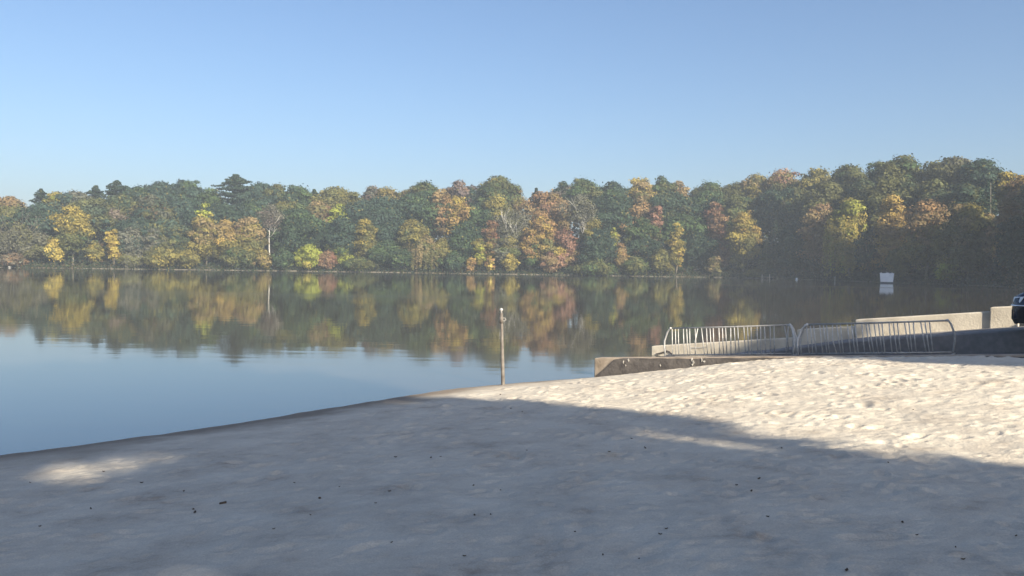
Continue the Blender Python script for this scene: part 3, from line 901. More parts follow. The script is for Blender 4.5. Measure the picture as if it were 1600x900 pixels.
# column, top row, crown width (photograph pixels), row of trees (0 waterline, 1 front, 2 middle, 3 skyline), kind, colours top/low, label
FOREST = [
 # ---- skyline, left to right
 (15, 307, 44, 3, 'round', 'ta orr:.6/ol', 'tan-orange rounded treetop on the skyline at the left edge of the photo'),
 (64, 294, 30, 3, 'pine', 'dk', 'small dark pine poking above the skyline, leftmost of the pines'),
 (90, 299, 34, 3, 'round', 'yo yg:.4/ol', 'pale yellow-green treetop just beside the leftmost skyline pine'),
 (120, 299, 56, 3, 'round', 'bg gy:.4', 'grey-green low treetop between the two leftmost skyline pines'),
 (150, 289, 34, 3, 'pine', 'dk bg', 'ragged dark pine just before the flat-topped pine on the skyline'),
 (183, 281, 46, 3, 'pine', 'dk', 'flat-topped dark pine with spreading tiers on the left skyline'),
 (217, 291, 52, 3, 'round', 'gr bg', 'green rounded treetop immediately after the flat-topped skyline pine'),
 (252, 284, 58, 3, 'round', 'bg', 'blue-green domed treetop on the left skyline, tallest before the big pine'),
 (293, 282, 50, 3, 'round', 'bg gr:.5', 'blue-green treetop on the skyline two crowns before the big pine'),
 (328, 293, 40, 3, 'round', 'gr', 'lower green treetop in the dip before the big skyline pine'),
 (369, 272, 62, 3, 'pine', 'dk bg:.5', 'big broad dark pine, highest tree on the left half skyline'),
 (405, 285, 54, 3, 'round', 'bg', 'blue-green treetop leaning against the big skyline pine'),
 (432, 288, 42, 3, 'round', 'ol gr', 'olive treetop on the skyline above the white-trunked sparse tree'),
 (463, 291, 58, 3, 'round', 'gr bg:.5', 'green bumpy treetop on the skyline behind the rusty crown'),
 (491, 295, 30, 3, 'pine', 'dk gr:.4', 'short ragged pine on the skyline above the rusty crown'),
 (525, 292, 66, 3, 'round', 'ol yo:.7', 'wide olive-yellow treetop on the skyline left of the low tan crowns'),
 (582, 290, 36, 3, 'round', 'pu gy', 'small purple-grey treetop on the skyline beside the tan crowns'),
 (604, 292, 52, 3, 'round', 'ta yo', 'tan-yellow low treetop on the skyline, first of the tan pair'),
 (636, 297, 46, 3, 'round', 'ta yo:.5 ol:.4', 'pale tan treetop in the lowest dip of the middle skyline'),
 (664, 285, 62, 3, 'round', 'ol gr', 'olive-green domed treetop on the skyline left of the orange-tan tree'),
 (717, 281, 42, 3, 'round', 'pu br:.4', 'purple-brown treetop on the skyline above the orange-gold crown'),
 (738, 289, 36, 3, 'round', 'bg pu:.5', 'small blue-grey treetop between purple-brown and tall olive treetops'),
 (778, 276, 62, 3, 'round', 'ol yo:.5 gr/ol gr', 'tall olive-green treetop, highest in the middle of the skyline'),
 (803, 288, 34, 3, 'round', 'ta ol', 'tan-olive treetop on the right flank of the tall middle tree'),
 (838, 293, 22, 3, 'pine', 'dk', 'tiny dark pine tip in the skyline notch above the orange dome'),
 (880, 284, 40, 3, 'round', 'dk pu:.3', 'dark ragged treetop on the skyline right of the orange dome'),
 (911, 279, 54, 3, 'round', 'gr ol:.4', 'tall green treetop on the skyline above the grey sparse tree'),
 (957, 283, 58, 3, 'round', 'dk bg', 'dark green two-humped treetop on the skyline left of the golden one'),
 (1004, 279, 50, 3, 'round', 'ye ta/yo ol', 'golden-yellow treetop on the skyline, brightest one there'),
 (1036, 279, 44, 3, 'round', 'ol gr:.6', 'olive treetop on the skyline just after the golden one'),
 (1063, 286, 32, 3, 'round', 'ta orr:.4', 'small tan-orange treetop on the skyline after the olive one'),
 (1108, 286, 66, 3, 'round', 'ol gr', 'broad flat olive-green treetop on the skyline left of centre right'),
 (1150, 286, 48, 3, 'round', 'ol', 'olive treetop in the slight dip before the tall tan-olive tree'),
 (1181, 272, 56, 3, 'round', 'yo ta:.5 ol', 'tall tan-olive treetop rising where the skyline starts to climb'),
 (1222, 263, 56, 3, 'round', 'ta pk:.5 ol:.6/ol', 'tan and pinkish tall treetop on the climbing right skyline'),
 (1275, 262, 56, 3, 'round', 'ol yo:.3/ol gr', 'olive treetop on the right skyline between pinkish and broad ones'),
 (1325, 258, 72, 3, 'round', 'ol gr:.4', 'broad olive treetop on the skyline above the yellow willow'),
 (1374, 250, 44, 3, 'round', 'gr ol', 'narrow green treetop pressed against the highest tree on the right'),
 (1412, 242, 76, 3, 'round', 'ol gr:.5', 'highest olive-green tree of the whole skyline, above the white boat'),
 (1452, 251, 42, 3, 'round', 'ol', 'narrow olive treetop right after the highest tree'),
 (1494, 245, 76, 3, 'round', 'ol gy:.6', 'broad grey-olive dome on the skyline right of the highest tree'),
 (1535, 250, 74, 3, 'round', 'dk bg', 'dark blue-green rounded tree on the right skyline, darkest treetop'),
 (1570, 267, 40, 3, 'round', 'ye yo', 'yellow-gold treetop beside the darkest right skyline tree'),
 (1598, 272, 46, 3, 'round', 'orr go', 'orange-gold treetop at the right edge of the skyline'),
 # ---- middle rows
 (22, 324, 74, 2, 'round', 'ol dk', 'dull dark olive crown below the tan-orange treetop at the left edge'),
 (66, 322, 84, 2, 'round', 'bg dk', 'wide blue-green crown below the leftmost skyline pine'),
 (142, 311, 66, 2, 'round', 'bg ol:.5', 'dull green crown behind and right of the tall yellow tree'),
 (182, 326, 46, 2, 'round', 'pu ru:.4 ol', 'dull reddish-purple crown above the small bright yellow tree'),
 (193, 306, 56, 2.5, 'round', 'ol dk', 'dark olive crown under the flat-topped skyline pine'),
 (236, 304, 58, 2, 'round', 'ol br:.6 bg', 'brown-tinged olive crown under the blue-green skyline dome'),
 (215, 340, 66, 1.6, 'round', 'dk bg', 'dark crown just above the grey-green tree beside the small yellow one'),
 (258, 342, 60, 1.6, 'round', 'ol bg', 'olive grey crown in the middle of the left slope'),
 (284, 314, 66, 2.4, 'round', 'dk bg', 'dark green crown left of the slim yellow-green tree'),
 (346, 318, 84, 2.3, 'round', 'bg dk', 'large blue-green crown below the big skyline pine'),
 (319, 316, 28, 1.6, 'slim', 'yg ye:.4/yo', 'slim bright yellow-green tree standing out against the dark left slope'),
 (398, 312, 64, 2.3, 'round', 'bg gr:.5', 'blue-green crown left of the white-trunked sparse tree'),
 (424, 318, 48, .75, 'bare', 'gy pu:.4', 'sparse greyish tree with a forked white trunk on the left slope'),
 (452, 314, 66, 2.3, 'round', 'ol yo:.6 gr', 'olive-yellow crown behind the forked white trunk'),
 (500, 316, 52, 2.2, 'round', 'ru ta ol:.5', 'rust-tinged crown beside the small bright yellow-green crown'),
 (531, 317, 30, 2.0, 'round', 'yg/yo', 'small bright yellow-green crown right of the rust-tinged one'),
 (600, 307, 104, 2.3, 'round', 'dk bg', 'very wide dark blue-green crown below the tan skyline pair'),
 (662, 302, 92, 2.3, 'round', 'dk gr:.5', 'wide dark green crown left of the tall orange-tan tree'),
 (690, 293, 44, 2.1, 'slim', 'orr ta/ta orr', 'tall orange-tan tree reaching the skyline left of centre'),
 (716, 306, 48, 2.1, 'round', 'go orr:.5 ye:.4', 'orange-gold crown right against the tall orange-tan tree'),
 (744, 316, 62, 2.2, 'round', 'dk gr', 'dark green crown below the purple-brown skyline treetop'),
 (778, 304, 48, 2.2, 'round', 'yo ol', 'yellow-olive lower crown of the slope under the highest middle treetop'),
 (622, 346, 70, 1.6, 'round', 'dk bg', 'dark crown in the hollow right of the slim yellow-olive tree'),
 (857, 300, 70, 2.2, 'round', 'orr ta pk:.4', 'wide orange-tan dome just right of the centre of the far shore'),
 (812, 326, 50, 1.7, 'bare', 'gy ol:.5', 'pale grey-green sparse tree left of the orange trees'),
 (906, 304, 62, 1.0, 'bare', 'gy ol:.4', 'grey sparse tree with a white trunk right of the orange dome'),
 (958, 300, 84, 2.3, 'round', 'dk gr:.4', 'wide dark green crown below the two-humped skyline treetop'),
 (1001, 308, 40, 2.1, 'round', 'orr ta', 'small orange crown right below the golden skyline treetop'),
 (1024, 322, 30, 1.7, 'round', 'ru pk', 'small rusty red crown, reddest patch left of the dark gap'),
 (1050, 298, 76, 2.3, 'round', 'dk ol:.4', 'dark green crown under the small tan-orange skyline treetop'),
 (1064, 333, 60, 1.7, 'round', 'gr', 'rounded mid-green crown above the slim golden tree'),
 (1105, 298, 70, 2.3, 'round', 'dk gr', 'dark green crown below the broad flat olive skyline treetop'),
 (1116, 314, 36, 1.8, 'slim', 'ru br', 'rust-brown crown hanging over the dark gap on the right'),
 (1150, 304, 60, 2.2, 'round', 'ol gr', 'olive crown just above the tall golden waterside tree'),
 (1208, 296, 64, 2.2, 'round', 'dk bg', 'dark crown below the pinkish skyline treetop'),
 (1246, 292, 66, 2.2, 'round', 'ol dk', 'dull olive crown left of the willow and above the dark bank'),
 (1296, 282, 62, 2.2, 'round', 'ol', 'olive crown directly behind the orange-tan tree by the willow'),
 (1352, 282, 70, 2.2, 'round', 'dk ol:.4', 'dark crown between the willow and the highest skyline tree'),
 (1404, 276, 84, 2.2, 'round', 'ol dk:.5', 'large olive crown below the highest skyline tree'),
 (1463, 280, 70, 2.2, 'round', 'ol dk', 'dark olive crown above the big orange-topped tree'),
 (1545, 278, 64, 2.0, 'spruce', 'dk bg', 'dark pointed spruce in front of the darkest right skyline tree'),
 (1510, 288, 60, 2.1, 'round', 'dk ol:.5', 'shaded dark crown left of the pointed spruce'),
 # ---- front trees
 (28, 352, 84, 1, 'bare', 'gy ol', 'grey-olive thin-leaved tree with pale trunk at the left edge waterline'),
 (64, 366, 56, .8, 'round', 'ol gy', 'dull olive low tree left of the tall yellow tree'),
 (114, 320, 58, .8, 'round', 'ye yo:.8 ol:.3/ol gr:.4', 'tall golden-yellow tree with olive lower half on the left shore'),
 (86, 372, 32, .5, 'slim', 'go ye/ye', 'narrow yellow tree hugging the left foot of the tall golden tree'),
 (148, 376, 34, .5, 'round', 'yo ye:.4 ol', 'small yellow-olive tree between the tall and the small golden trees'),
 (178, 357, 28, .4, 'slim', 'ye go:.6', 'small bright golden tree, most vivid yellow on the left shore'),
 (208, 353, 54, .8, 'round', 'gy bg', 'grey-green tree right beside the small bright golden tree'),
 (240, 356, 46, .9, 'round', 'ol bg gy', 'grey-olive tree left of the yellow-olive waterside bushes'),
 (275, 366, 50, .8, 'round', 'dk ol', 'dark olive tree behind the yellow-olive waterside bushes'),
 (322, 340, 58, .7, 'round', 'ta yo/ol yo', 'tan-topped olive tree under the slim yellow-green tree'),
 (353, 342, 54, .6, 'round', 'go ta/yo ol', 'golden-tan tree, middle one of three above the small white boat'),
 (392, 338, 58, .6, 'round', 'ta yo:.7 ru:.15/ol yo', 'tan-olive tree right of the small white boat, beside the white trunk'),
 (466, 326, 88, 1.1, 'round', 'dk gr:.4', 'broad dark green tree right of the forked white trunk'),
 (536, 338, 76, 1.1, 'round', 'dk bg', 'dark blue-green tree above the rust and yellow-green shrubs'),
 (570, 341, 44, .6, 'slim', 'yo ye:.5 ol/yo ol', 'slim yellow-olive tree with visible trunk left of centre'),
 (530, 371, 38, .6, 'slim', 'yg gr', 'light yellow-green small tree left of the slim yellow-olive tree'),
 (602, 376, 62, .7, 'round', 'gr dk', 'mid-green low tree right of the slim yellow-olive tree'),
 (646, 342, 54, .8, 'round', 'yo ol/gr ol', 'yellow-olive topped tree in the middle of the left-centre shore'),
 (632, 388, 58, .4, 'round', 'gr dk', 'green low tree under the yellow-olive topped tree'),
 (662, 370, 52, .4, 'willow', 'ol ta:.5', 'drooping olive-tan tree at the water left of the dark trunked tree'),
 (692, 370, 42, .6, 'round', 'ol yo', 'olive-yellow tree tucked behind the drooping olive-tan tree'),
 (726, 344, 54, .9, 'round', 'dk gr:.4', 'dark tree with tall thin trunk left of the rust and orange trees'),
 (768, 342, 34, .8, 'slim', 'ru orr/orr yo', 'rust-orange narrow tree directly behind the post'),
 (750, 371, 28, .4, 'slim', 'yg yo', 'narrow yellow-green tree left of the rust-orange one'),
 (794, 324, 56, .9, 'bare', 'gy ol:.6', 'silvery thin-leaved tree with pale branches right of the post'),
 (792, 366, 40, .5, 'round', 'yo gr gy', 'green-yellow tree at the foot of the silvery tree'),
 (846, 337, 54, .8, 'round', 'go orr ol:.4/ol go', 'orange-gold rounded tree at mid shore right of the post'),
 (829, 361, 34, .4, 'slim', 'orr go/go gr', 'narrow bright orange tree at the foot of the orange-gold one'),
 (884, 356, 46, .6, 'round', 'pk ru/pk ta', 'pinkish rust tree right of the orange-gold tree'),
 (876, 379, 30, .3, 'slim', 'ye go/pk', 'small yellow-orange tree in front of the pinkish rust tree'),
 (926, 338, 48, .9, 'round', 'yo ol/ol gr', 'olive-yellow tree behind the dark rounded tree'),
 (935, 357, 60, .5, 'round', 'dk bg/dk', 'dark blue-green rounded tree right of the pinkish one'),
 (959, 354, 26, .6, 'slim', 'yg yo', 'slim yellow-green crown at the right shoulder of the dark rounded tree'),
 (970, 379, 30, .3, 'slim', 'orr ta/ta go', 'small orange-tan tree right against the dark rounded tree'),
 (1004, 338, 56, .9, 'round', 'gr ol:.5/dk', 'green tree left of the slim golden tree'),
 (1012, 362, 38, .7, 'round', 'br dk', 'brownish shaded tree between the green and slim golden trees'),
 (1057, 346, 30, .4, 'slim', 'ye yo go:.5', 'slim golden tree at the left side of the dark gap'),
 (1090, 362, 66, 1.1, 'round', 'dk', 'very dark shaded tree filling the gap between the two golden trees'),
 (1131, 338, 34, .8, 'slim', 'ru orr', 'narrow rusty tree at the left shoulder of the tall golden waterside tree'),
 (1163, 330, 54, .5, 'round', 'ye go yo/yo ol', 'tall golden waterside tree right of the dark gap'),
 (1197, 366, 36, .3, 'spruce', 'ol gr', 'dull green tiered conifer above the little pale landing'),
 (1212, 342, 40, .8, 'spruce', 'dk bg', 'dark drooping spruce just behind the little landing'),
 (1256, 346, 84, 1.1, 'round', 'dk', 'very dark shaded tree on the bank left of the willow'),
 (1286, 316, 62, 1.0, 'round', 'ta br:.5 orr:.4', 'orange-tan tree directly left of the yellow willow'),
 (1330, 311, 70, .8, 'willow', 'yg:.6 yo ye', 'yellow-green weeping willow with hanging strands on the right'),
 (1396, 306, 54, 1.0, 'round', 'go orr:.5', 'golden-orange crown right of the willow, above the white boat'),
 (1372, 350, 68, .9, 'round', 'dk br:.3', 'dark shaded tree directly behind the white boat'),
 (1450, 310, 82, .6, 'round', 'orr ta/ol yo', 'large tree with orange top and olive body right of the white boat'),
 (1516, 316, 80, .7, 'round', 'ta ol yo/ol', 'tan-olive broad tree right of the orange-topped tree'),
 (1577, 308, 56, .9, 'round', 'orr ta', 'orange crown near the right edge above the car'),
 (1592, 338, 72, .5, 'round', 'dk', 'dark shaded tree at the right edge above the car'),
 # ---- shrubs at the waterline
 (250, 386, 54, 0, 'shrub', 'yo ye:.4 ol', 'yellow-olive bush at the water, left of its darker twin'),
 (292, 390, 44, 0, 'shrub', 'ol yo', 'olive bush at the water, left of the small white boat'),
 (376, 384, 50, 0, 'shrub', 'ol gr', 'olive-green bush hanging over the small white boat'),
 (412, 392, 34, 0, 'shrub', 'yo ta', 'tan-olive bush right of the small white boat'),
 (440, 388, 40, 0, 'shrub', 'gr dk', 'green bush left of the vivid yellow-green bush'),
 (483, 381, 46, 0, 'shrub', 'yg yg ye:.3', 'vivid yellow-green bush, brightest green on the far shore'),
 (512, 392, 34, 0, 'shrub', 'br ru:.4', 'reddish-brown bush right of the vivid yellow-green one'),
 (560, 404, 50, 0, 'shrub', 'ol gr', 'low olive bush below the slim yellow-olive tree'),
 (706, 394, 36, 0, 'shrub', 'gr dk', 'dark green rounded bush left of the small orange bush'),
 (735, 402, 20, 0, 'shrub', 'orr go', 'small round orange bush left of the post'),
 (765, 399, 17, 0, 'shrub', 'go orr ye', 'small upright flame-orange bush just left of the post'),
 (798, 396, 26, 0, 'shrub', 'ye yo', 'yellow bush just right of the post'),
 (860, 394, 36, 0, 'shrub', 'pk ta', 'pale pinkish bush under the orange-gold tree'),
 (930, 414, 66, 0, 'shrub', 'ol gr', 'long low olive bush under the dark rounded tree'),
 (992, 401, 42, 0, 'shrub', 'gr ol', 'grey-green bush left of the rounded olive bush'),
 (1034, 388, 44, 0, 'shrub', 'ol yo:.4', 'rounded olive bush under the slim golden tree'),
 (1116, 400, 26, 0, 'shrub', 'ol ta:.7', 'small pale bush at the foot of the dark gap'),
 (1178, 421, 32, 0, 'shrub', 'yo ol', 'low yellow-olive bush beside the little landing'),
 (1481, 395, 40, .1, 'shrub', 'yg yo', 'yellow-green bush under the orange-topped tree on the right'),
 (1404, 388, 46, .2, 'shrub', 'ol yo:.5', 'olive bush right beside the white boat'),
 (20, 396, 44, 0, 'shrub', 'gy br', 'greyish bush at the left edge of the far shore'),
 (205, 396, 44, 0, 'shrub', 'gy ol', 'grey-olive bush between the bright golden tree and the yellow-olive bush'),
]
ROW_OFF = {0: 1.2, 1: 7.0, 2: 20.0, 3: 42.0}


def row_off(row):
    return float(np.interp(row, [0, 1, 2, 3], [1.6, 8.0, 21.0, 42.0]))


for (px, py, wpx, row, kind, cols, label) in FOREST:
    D = shore_D(px) + row_off(row)
    p = at(px, py, D)
    zg = ground1(p.x, p.y)
    H = p.z - zg
    R = wpx / 2 * D / F * (1.06 if row < 1.5 or kind in ('pine', 'spruce', 'slim') else 1.22)
    grp = {0: 'bushes along the far waterline', 1: 'trees along the far shore', 2: 'trees on the far slope', 3: 'treetops on the skyline'}[int(round(min(row, 3)))] if row > .25 else 'bushes along the far waterline'
    base = .02 if row < .3 else (.12 if row < 1.3 else (.34 if row < 2.6 else .46))
    if px in (424, 906): base = .56
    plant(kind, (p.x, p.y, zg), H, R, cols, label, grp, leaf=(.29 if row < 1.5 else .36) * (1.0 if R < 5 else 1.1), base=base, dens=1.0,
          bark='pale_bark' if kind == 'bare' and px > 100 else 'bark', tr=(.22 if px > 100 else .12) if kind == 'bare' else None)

# trees that continue the wood beyond both edges of the picture
BEYOND = [(-60, 318, 90, 1, 'round', 'bg ol'), (-120, 316, 90, 2, 'round', 'ol dk'), (-40, 306, 70, 3, 'round', 'gr'), (-100, 300, 80, 3, 'round', 'bg'),
          (1650, 300, 90, 1, 'round', 'dk ol'), (1640, 255, 100, 2.6, 'round', 'ol gr')]
for i, (px, py, wpx, row, kind, cols) in enumerate(BEYOND):
    D = shore_D(px) + row_off(row)
    p = at(px, py, D); zg = ground1(p.x, p.y)
    plant(kind, (p.x, p.y, zg), p.z - zg, wpx / 2 * D / F, cols, 'wood edge tree just outside the %s side of the picture' % ('left' if px < 0 else 'right'), 'trees beyond the picture edges', leaf=.5)
for i, (x, y, H, R, cols) in enumerate([(98, 148, 19, 6, 'dk ol'), (91, 135, 25, 6.5, 'ol gr'), (104, 138, 21, 6.5, 'dk gr'), (86, 122, 26, 6, 'ol'), (78, 86, 20, 5.5, 'gr ol'), (112, 160, 18, 6.5, 'ol yo'), (97, 122, 25, 7, 'dk'), (94, 143.5, 27, 6, 'dk ol')]):
    plant('round', (x, y, ground1(x, y)), H, R, cols, 'tall tree of the near right bank outside the picture', 'trees of the right bank', leaf=.55, base=.1)

# undergrowth and deeper wood that reads as one mass behind the trees
r = np.random.default_rng(5)
n = 90000
pxs = r.uniform(-150, 1660, n); off = np.where(r.random(n) < .12, r.uniform(.1, 3.0, n), r.uniform(1.5, 62, n))
Ds = np.array([shore_D(q) for q in pxs]) + off
xx = (pxs - 800) / F * Ds
zg = ground(xx, Ds)
hmax = np.interp(off, [0, 1.5, 4, 12, 30, 62], [.35, 1.0, 2.2, 5.5, 9.5, 14.5]) * np.interp(pxs, [-150, 80, 260], [.55, .7, 1])
zz = zg + hmax * r.random(n) ** 1.1
C = np.stack([xx, Ds, zz], 1)
Nn = unit(r, n) + np.array([0, -.4, .7])
K = mix_colour([('dk', 1), ('bg', .8), ('ol', .8), ('gr', .6), ('br', .2)], r, n) * (r.uniform(.5, .95, n) * np.interp(off, [0, 20, 50], [.8, .8, 1.2]))[:, None]  # leaf colours darkened to paint in the shade inside the wood
v, q = leaf_quads(C, Nn, np.where(off < 6, .26, .62), r)
tag(link(bpy.data.objects.new('undergrowth', np_mesh('undergrowth', v, q, M['leaf'], np.repeat(K, 4, 0)))),
    'undergrowth and inner woodland, darkened in colour for shade, filling the far bank behind the trees', 'undergrowth', kind='stuff')

# ------------------------------------------------------------------ the tall trees behind the viewer whose shade lies on the sand
UX, UY = -SUN_H[1], SUN_H[0]
TANE = math.tan(SUN_EL)
GAPS = [(1.4, 9.0, .62, .95), (2.05, 9.3, .42, .5), (3.0, 10.5, .34, .55), (6.35, 11.6, .35, .8), (6.75, 6.7, .30, 1.35), (5.9, 8.6, .22, .5), (1.1, 5.0, .55, .5), (-.3, 8.2, .3, .6)]


def shade_keep(C, r):
    """leaf clumps missing where the photograph shows sun patches on the sand (gaps in the crown)"""
    k = (C[:, 2] - 0.35) / TANE
    x = C[:, 0] - SUN_H[0] * k; y = C[:, 1] - SUN_H[1] * k
    u = x * UX + y * UY; a = -(x * SUN_H[0] + y * SUN_H[1])
    edge = 7.35 + .9 * vnoise(a * .5, a * 0 + 3, 8) + .5 * vnoise(a * 1.4, a * 0 + 7, 9) + .16 * r.normal(size=len(u))
    ok = u < edge
    for (gu, ga, ru, ra) in GAPS:
        q = ((u - gu) / ru) ** 2 + ((a - ga) / ra) ** 2
        ok &= (q > r.uniform(.5, 1.35, len(u))) | (r.random(len(u)) < .015)
    return ok


def ua(u, a, z=0.9):
    return (u * UX - a * SUN_H[0], u * UY - a * SUN_H[1], z)


plant('round', ua(4.3, -14.5), 18.0, 4.6, 'gr ol', 'tall tree behind the viewer shading the middle of the sand', 'shade trees behind the beach', leaf=.30, base=.30, dens=.9, keep=shade_keep, tr=.3)
plant('round', ua(-0.6, -15.5), 18.5, 4.8, 'gr dk', 'tall tree behind the viewer shading the left of the sand', 'shade trees behind the beach', leaf=.30, base=.30, dens=.9, keep=shade_keep, tr=.32)
plant('round', ua(2.2, -20.0), 20.5, 5.0, 'ol gr', 'tallest tree behind the viewer whose shade reaches the shoreline', 'shade trees behind the beach', leaf=.34, base=.34, dens=.9, keep=shade_keep, tr=.34)


def ramp_keep(C, r):
    k = (C[:, 2] - 0.8) / TANE
    x = C[:, 0] - SUN_H[0] * k; y = C[:, 1] - SUN_H[1] * k
    u = x * UX + y * UY; a = -(x * SUN_H[0] + y * SUN_H[1])
    lo = 13.35 + .12 * r.normal(size=len(u)); hi = 17.75 + .1 * r.normal(size=len(u))
    ok = (u > lo) & (u < hi)
    # sun still reaches the lower end of the ramp
    ok &= a < np.interp(u, [13, 15, 17, 17.8], [10.0, 11.8, 13.0, 13.3]) + .25 * r.normal(size=len(u))
    return ok


plant('round', ua(15.5, -6.5, 1.1), 11.4, 3.2, 'gr ol', 'tree right of the beach shading the boat ramp', 'shade trees beside the ramp', leaf=.28, base=.26, dens=1.1, keep=ramp_keep, tr=.2)
plant('round', ua(15.6, -10.5, 1.1), 12.6, 3.2, 'ol gr', 'taller tree right of the beach shading the ramp', 'shade trees beside the ramp', leaf=.28, base=.3, dens=1.1, keep=ramp_keep, tr=.2)

# ------------------------------------------------------------------ parked car at the right edge
def car(front, heading, label):
    root = empty('parked_car', front)
    h = Vector((heading[0], heading[1], 0)).normalized()
    root.rotation_euler = (0, 0, math.atan2(h.y, h.x))       # +x is forward, nose at x = 0
    # lower body: lofted sections from nose to tail: x, half width, z bottom, z belt
    secs = [(0.00, .62, .20, .58), (-.06, .74, .17, .66), (-.20, .82, .16, .72), (-.50, .87, .17, .78), (-1.1, .90, .19, .86), (-1.45, .90, .19, .90),
            (-2.4, .91, .19, .91), (-3.4, .91, .19, .92), (-4.1, .88, .22, .93), (-4.45, .80, .28, .88), (-4.55, .70, .36, .78)]
    bm = bmesh.new(); rings = []
    for x, w, zb, zt in secs:
        prof = [(-w * .86, zb), (-w, zb + .10), (-w * 1.0, (zb + zt) / 2 + .04), (-w * .965, zt - .06), (-w * .86, zt), (-w * .45, zt + .035), (0, zt + .045)]
        prof = prof + [(-a, b) for a, b in prof[-2::-1]]
        rings.append([bm.verts.new((x, a, b)) for a, b in prof])
    for r0, r1 in zip(rings, rings[1:]):
        for k in range(len(r0) - 1): bm.faces.new((r0[k], r0[k + 1], r1[k + 1], r1[k]))
        bm.faces.new((r0[-1], r0[0], r1[0], r1[-1]))
    bm.faces.new(rings[0]); bm.faces.new(rings[-1][::-1])
    bm_obj('body', bm, M['paint'], root, smooth=True)
    cab = [(-1.25, .78, .90, .92), (-1.95, .66, .90, 1.38), (-2.5, .64, .90, 1.44), (-3.1, .64, .90, 1.41), (-3.95, .74, .92, .97)]
    bm = bmesh.new(); rings = []
    for x, w, zb, zt in cab:
        wb = .80
        rings.append([bm.verts.new(c) for c in ((x, -wb, zb), (x, -w, zt - .05), (x, -w * .8, zt), (x, w * .8, zt), (x, w, zt - .05), (x, wb, zb))])
    for r0, r1 in zip(rings, rings[1:]):
        for k in range(5): bm.faces.new((r0[k], r0[k + 1], r1[k + 1], r1[k]))
    bm.faces.new(rings[0]); bm.faces.new(rings[-1][::-1])
    bm_obj('window_glass', bm, M['glass'], root, smooth=False)
    bm = bmesh.new(); bm_box(bm, -3.15, -1.95, -.56, .56, 1.395, 1.46); bm_obj('roof', bm, M['paint'], root, bevel=.03)
    for s in (-1, 1):
        bm = bmesh.new(); bm_hexa(bm, [(-.16, s * .80, .54), (.005, s * .60, .50), (.005, s * .34, .50), (-.16, s * .34, .54), (-.24, s * .835, .66), (-.03, s * .66, .645), (-.03, s * .34, .645), (-.24, s * .34, .66)])
        bm_obj('headlight', bm, M['lens'], root, bevel=.015)
        bm = bmesh.new(); bm_box(bm, -1.72, -1.52, s * .92, s * 1.06, .93, 1.05) if s > 0 else bm_box(bm, -1.72, -1.52, -1.06, -.92, .93, 1.05)
        bm_obj('wing_mirror', bm, M['paint'], root, bevel=.03)
    bm = bmesh.new(); bm_box(bm, -.05, .012, -.33, .33, .50, .63); bm_obj('grille', bm, M['dark'], root, bevel=.01)
    bm = bmesh.new(); bm_tube(bm, [(-.30, -.855, .49), (-.08, -.765, .485), (.02, -.60, .48), (.03, 0, .48), (.02, .60, .48), (-.08, .765, .485), (-.30, .855, .49)], [.018] * 7, 6)
    bm_obj('chrome_strip', bm, M['chrome'], root, smooth=True)
    bm = bmesh.new(); rows = []
    for x, y in [(-.42, -.90), (-.16, -.83), (.0, -.66), (.055, -.34), (.065, 0), (.055, .34), (.0, .66), (-.16, .83), (-.42, .90)]:
        k = 1 if y == 0 else .985
        rows.append([bm.verts.new((x * (.2 if z < .2 else 1) - (.05 if z < .2 else 0) - (.03 if z > .42 else 0), y * k, z)) for z in (.15, .24, .30, .31, .40, .455)])
    for r0, r1 in zip(rows, rows[1:]):
        for k in range(5): bm.faces.new((r0[k], r0[k + 1], r1[k + 1], r1[k]))
    bm_obj('bumper', bm, M['dark'], root, smooth=False)
    for x in (-.84, -3.58):
        for s in (-1, 1):
            bm = bmesh.new()
            prof = [(.20, .60), (.29, .60), (.315, .63), (.32, .70), (.315, .79), (.29, .83), (.20, .83)]
            rg = []
            for k in range(20):
                a = 2 * math.pi * k / 20
                rg.append([bm.verts.new((x + q * math.cos(a), s * (yy + .08), .32 + q * math.sin(a))) for q, yy in prof])
            for k in range(20):
                for j in range(len(prof) - 1): bm.faces.new((rg[k][j], rg[k][j + 1], rg[(k + 1) % 20][j + 1], rg[(k + 1) % 20][j]))
            w = bm_obj('wheel', bm, M['dark'], root, smooth=True)
            bm = bmesh.new(); bm_tube(bm, [(x, s * .70, .32), (x, s * .90, .32)], [.205, .19], 16); bm_obj('rim', bm, M['alloy'], w)
    tag(root, label, 'car')
    return root


cf = at(1592, 519, 16.4)
hd = Vector((-.74, .67, 0)).normalized()
left = Vector((-hd.y, hd.x, 0))
nose = Vector((cf.x, cf.y, 0))
tt, ww = to_tw(nose.x, nose.y)
nose.z = apron_z(max(tt, 8.6)) + .012
car(nose, (hd.x, hd.y), 'dark blue car cut off by the right edge, its nose beside the concrete wall')

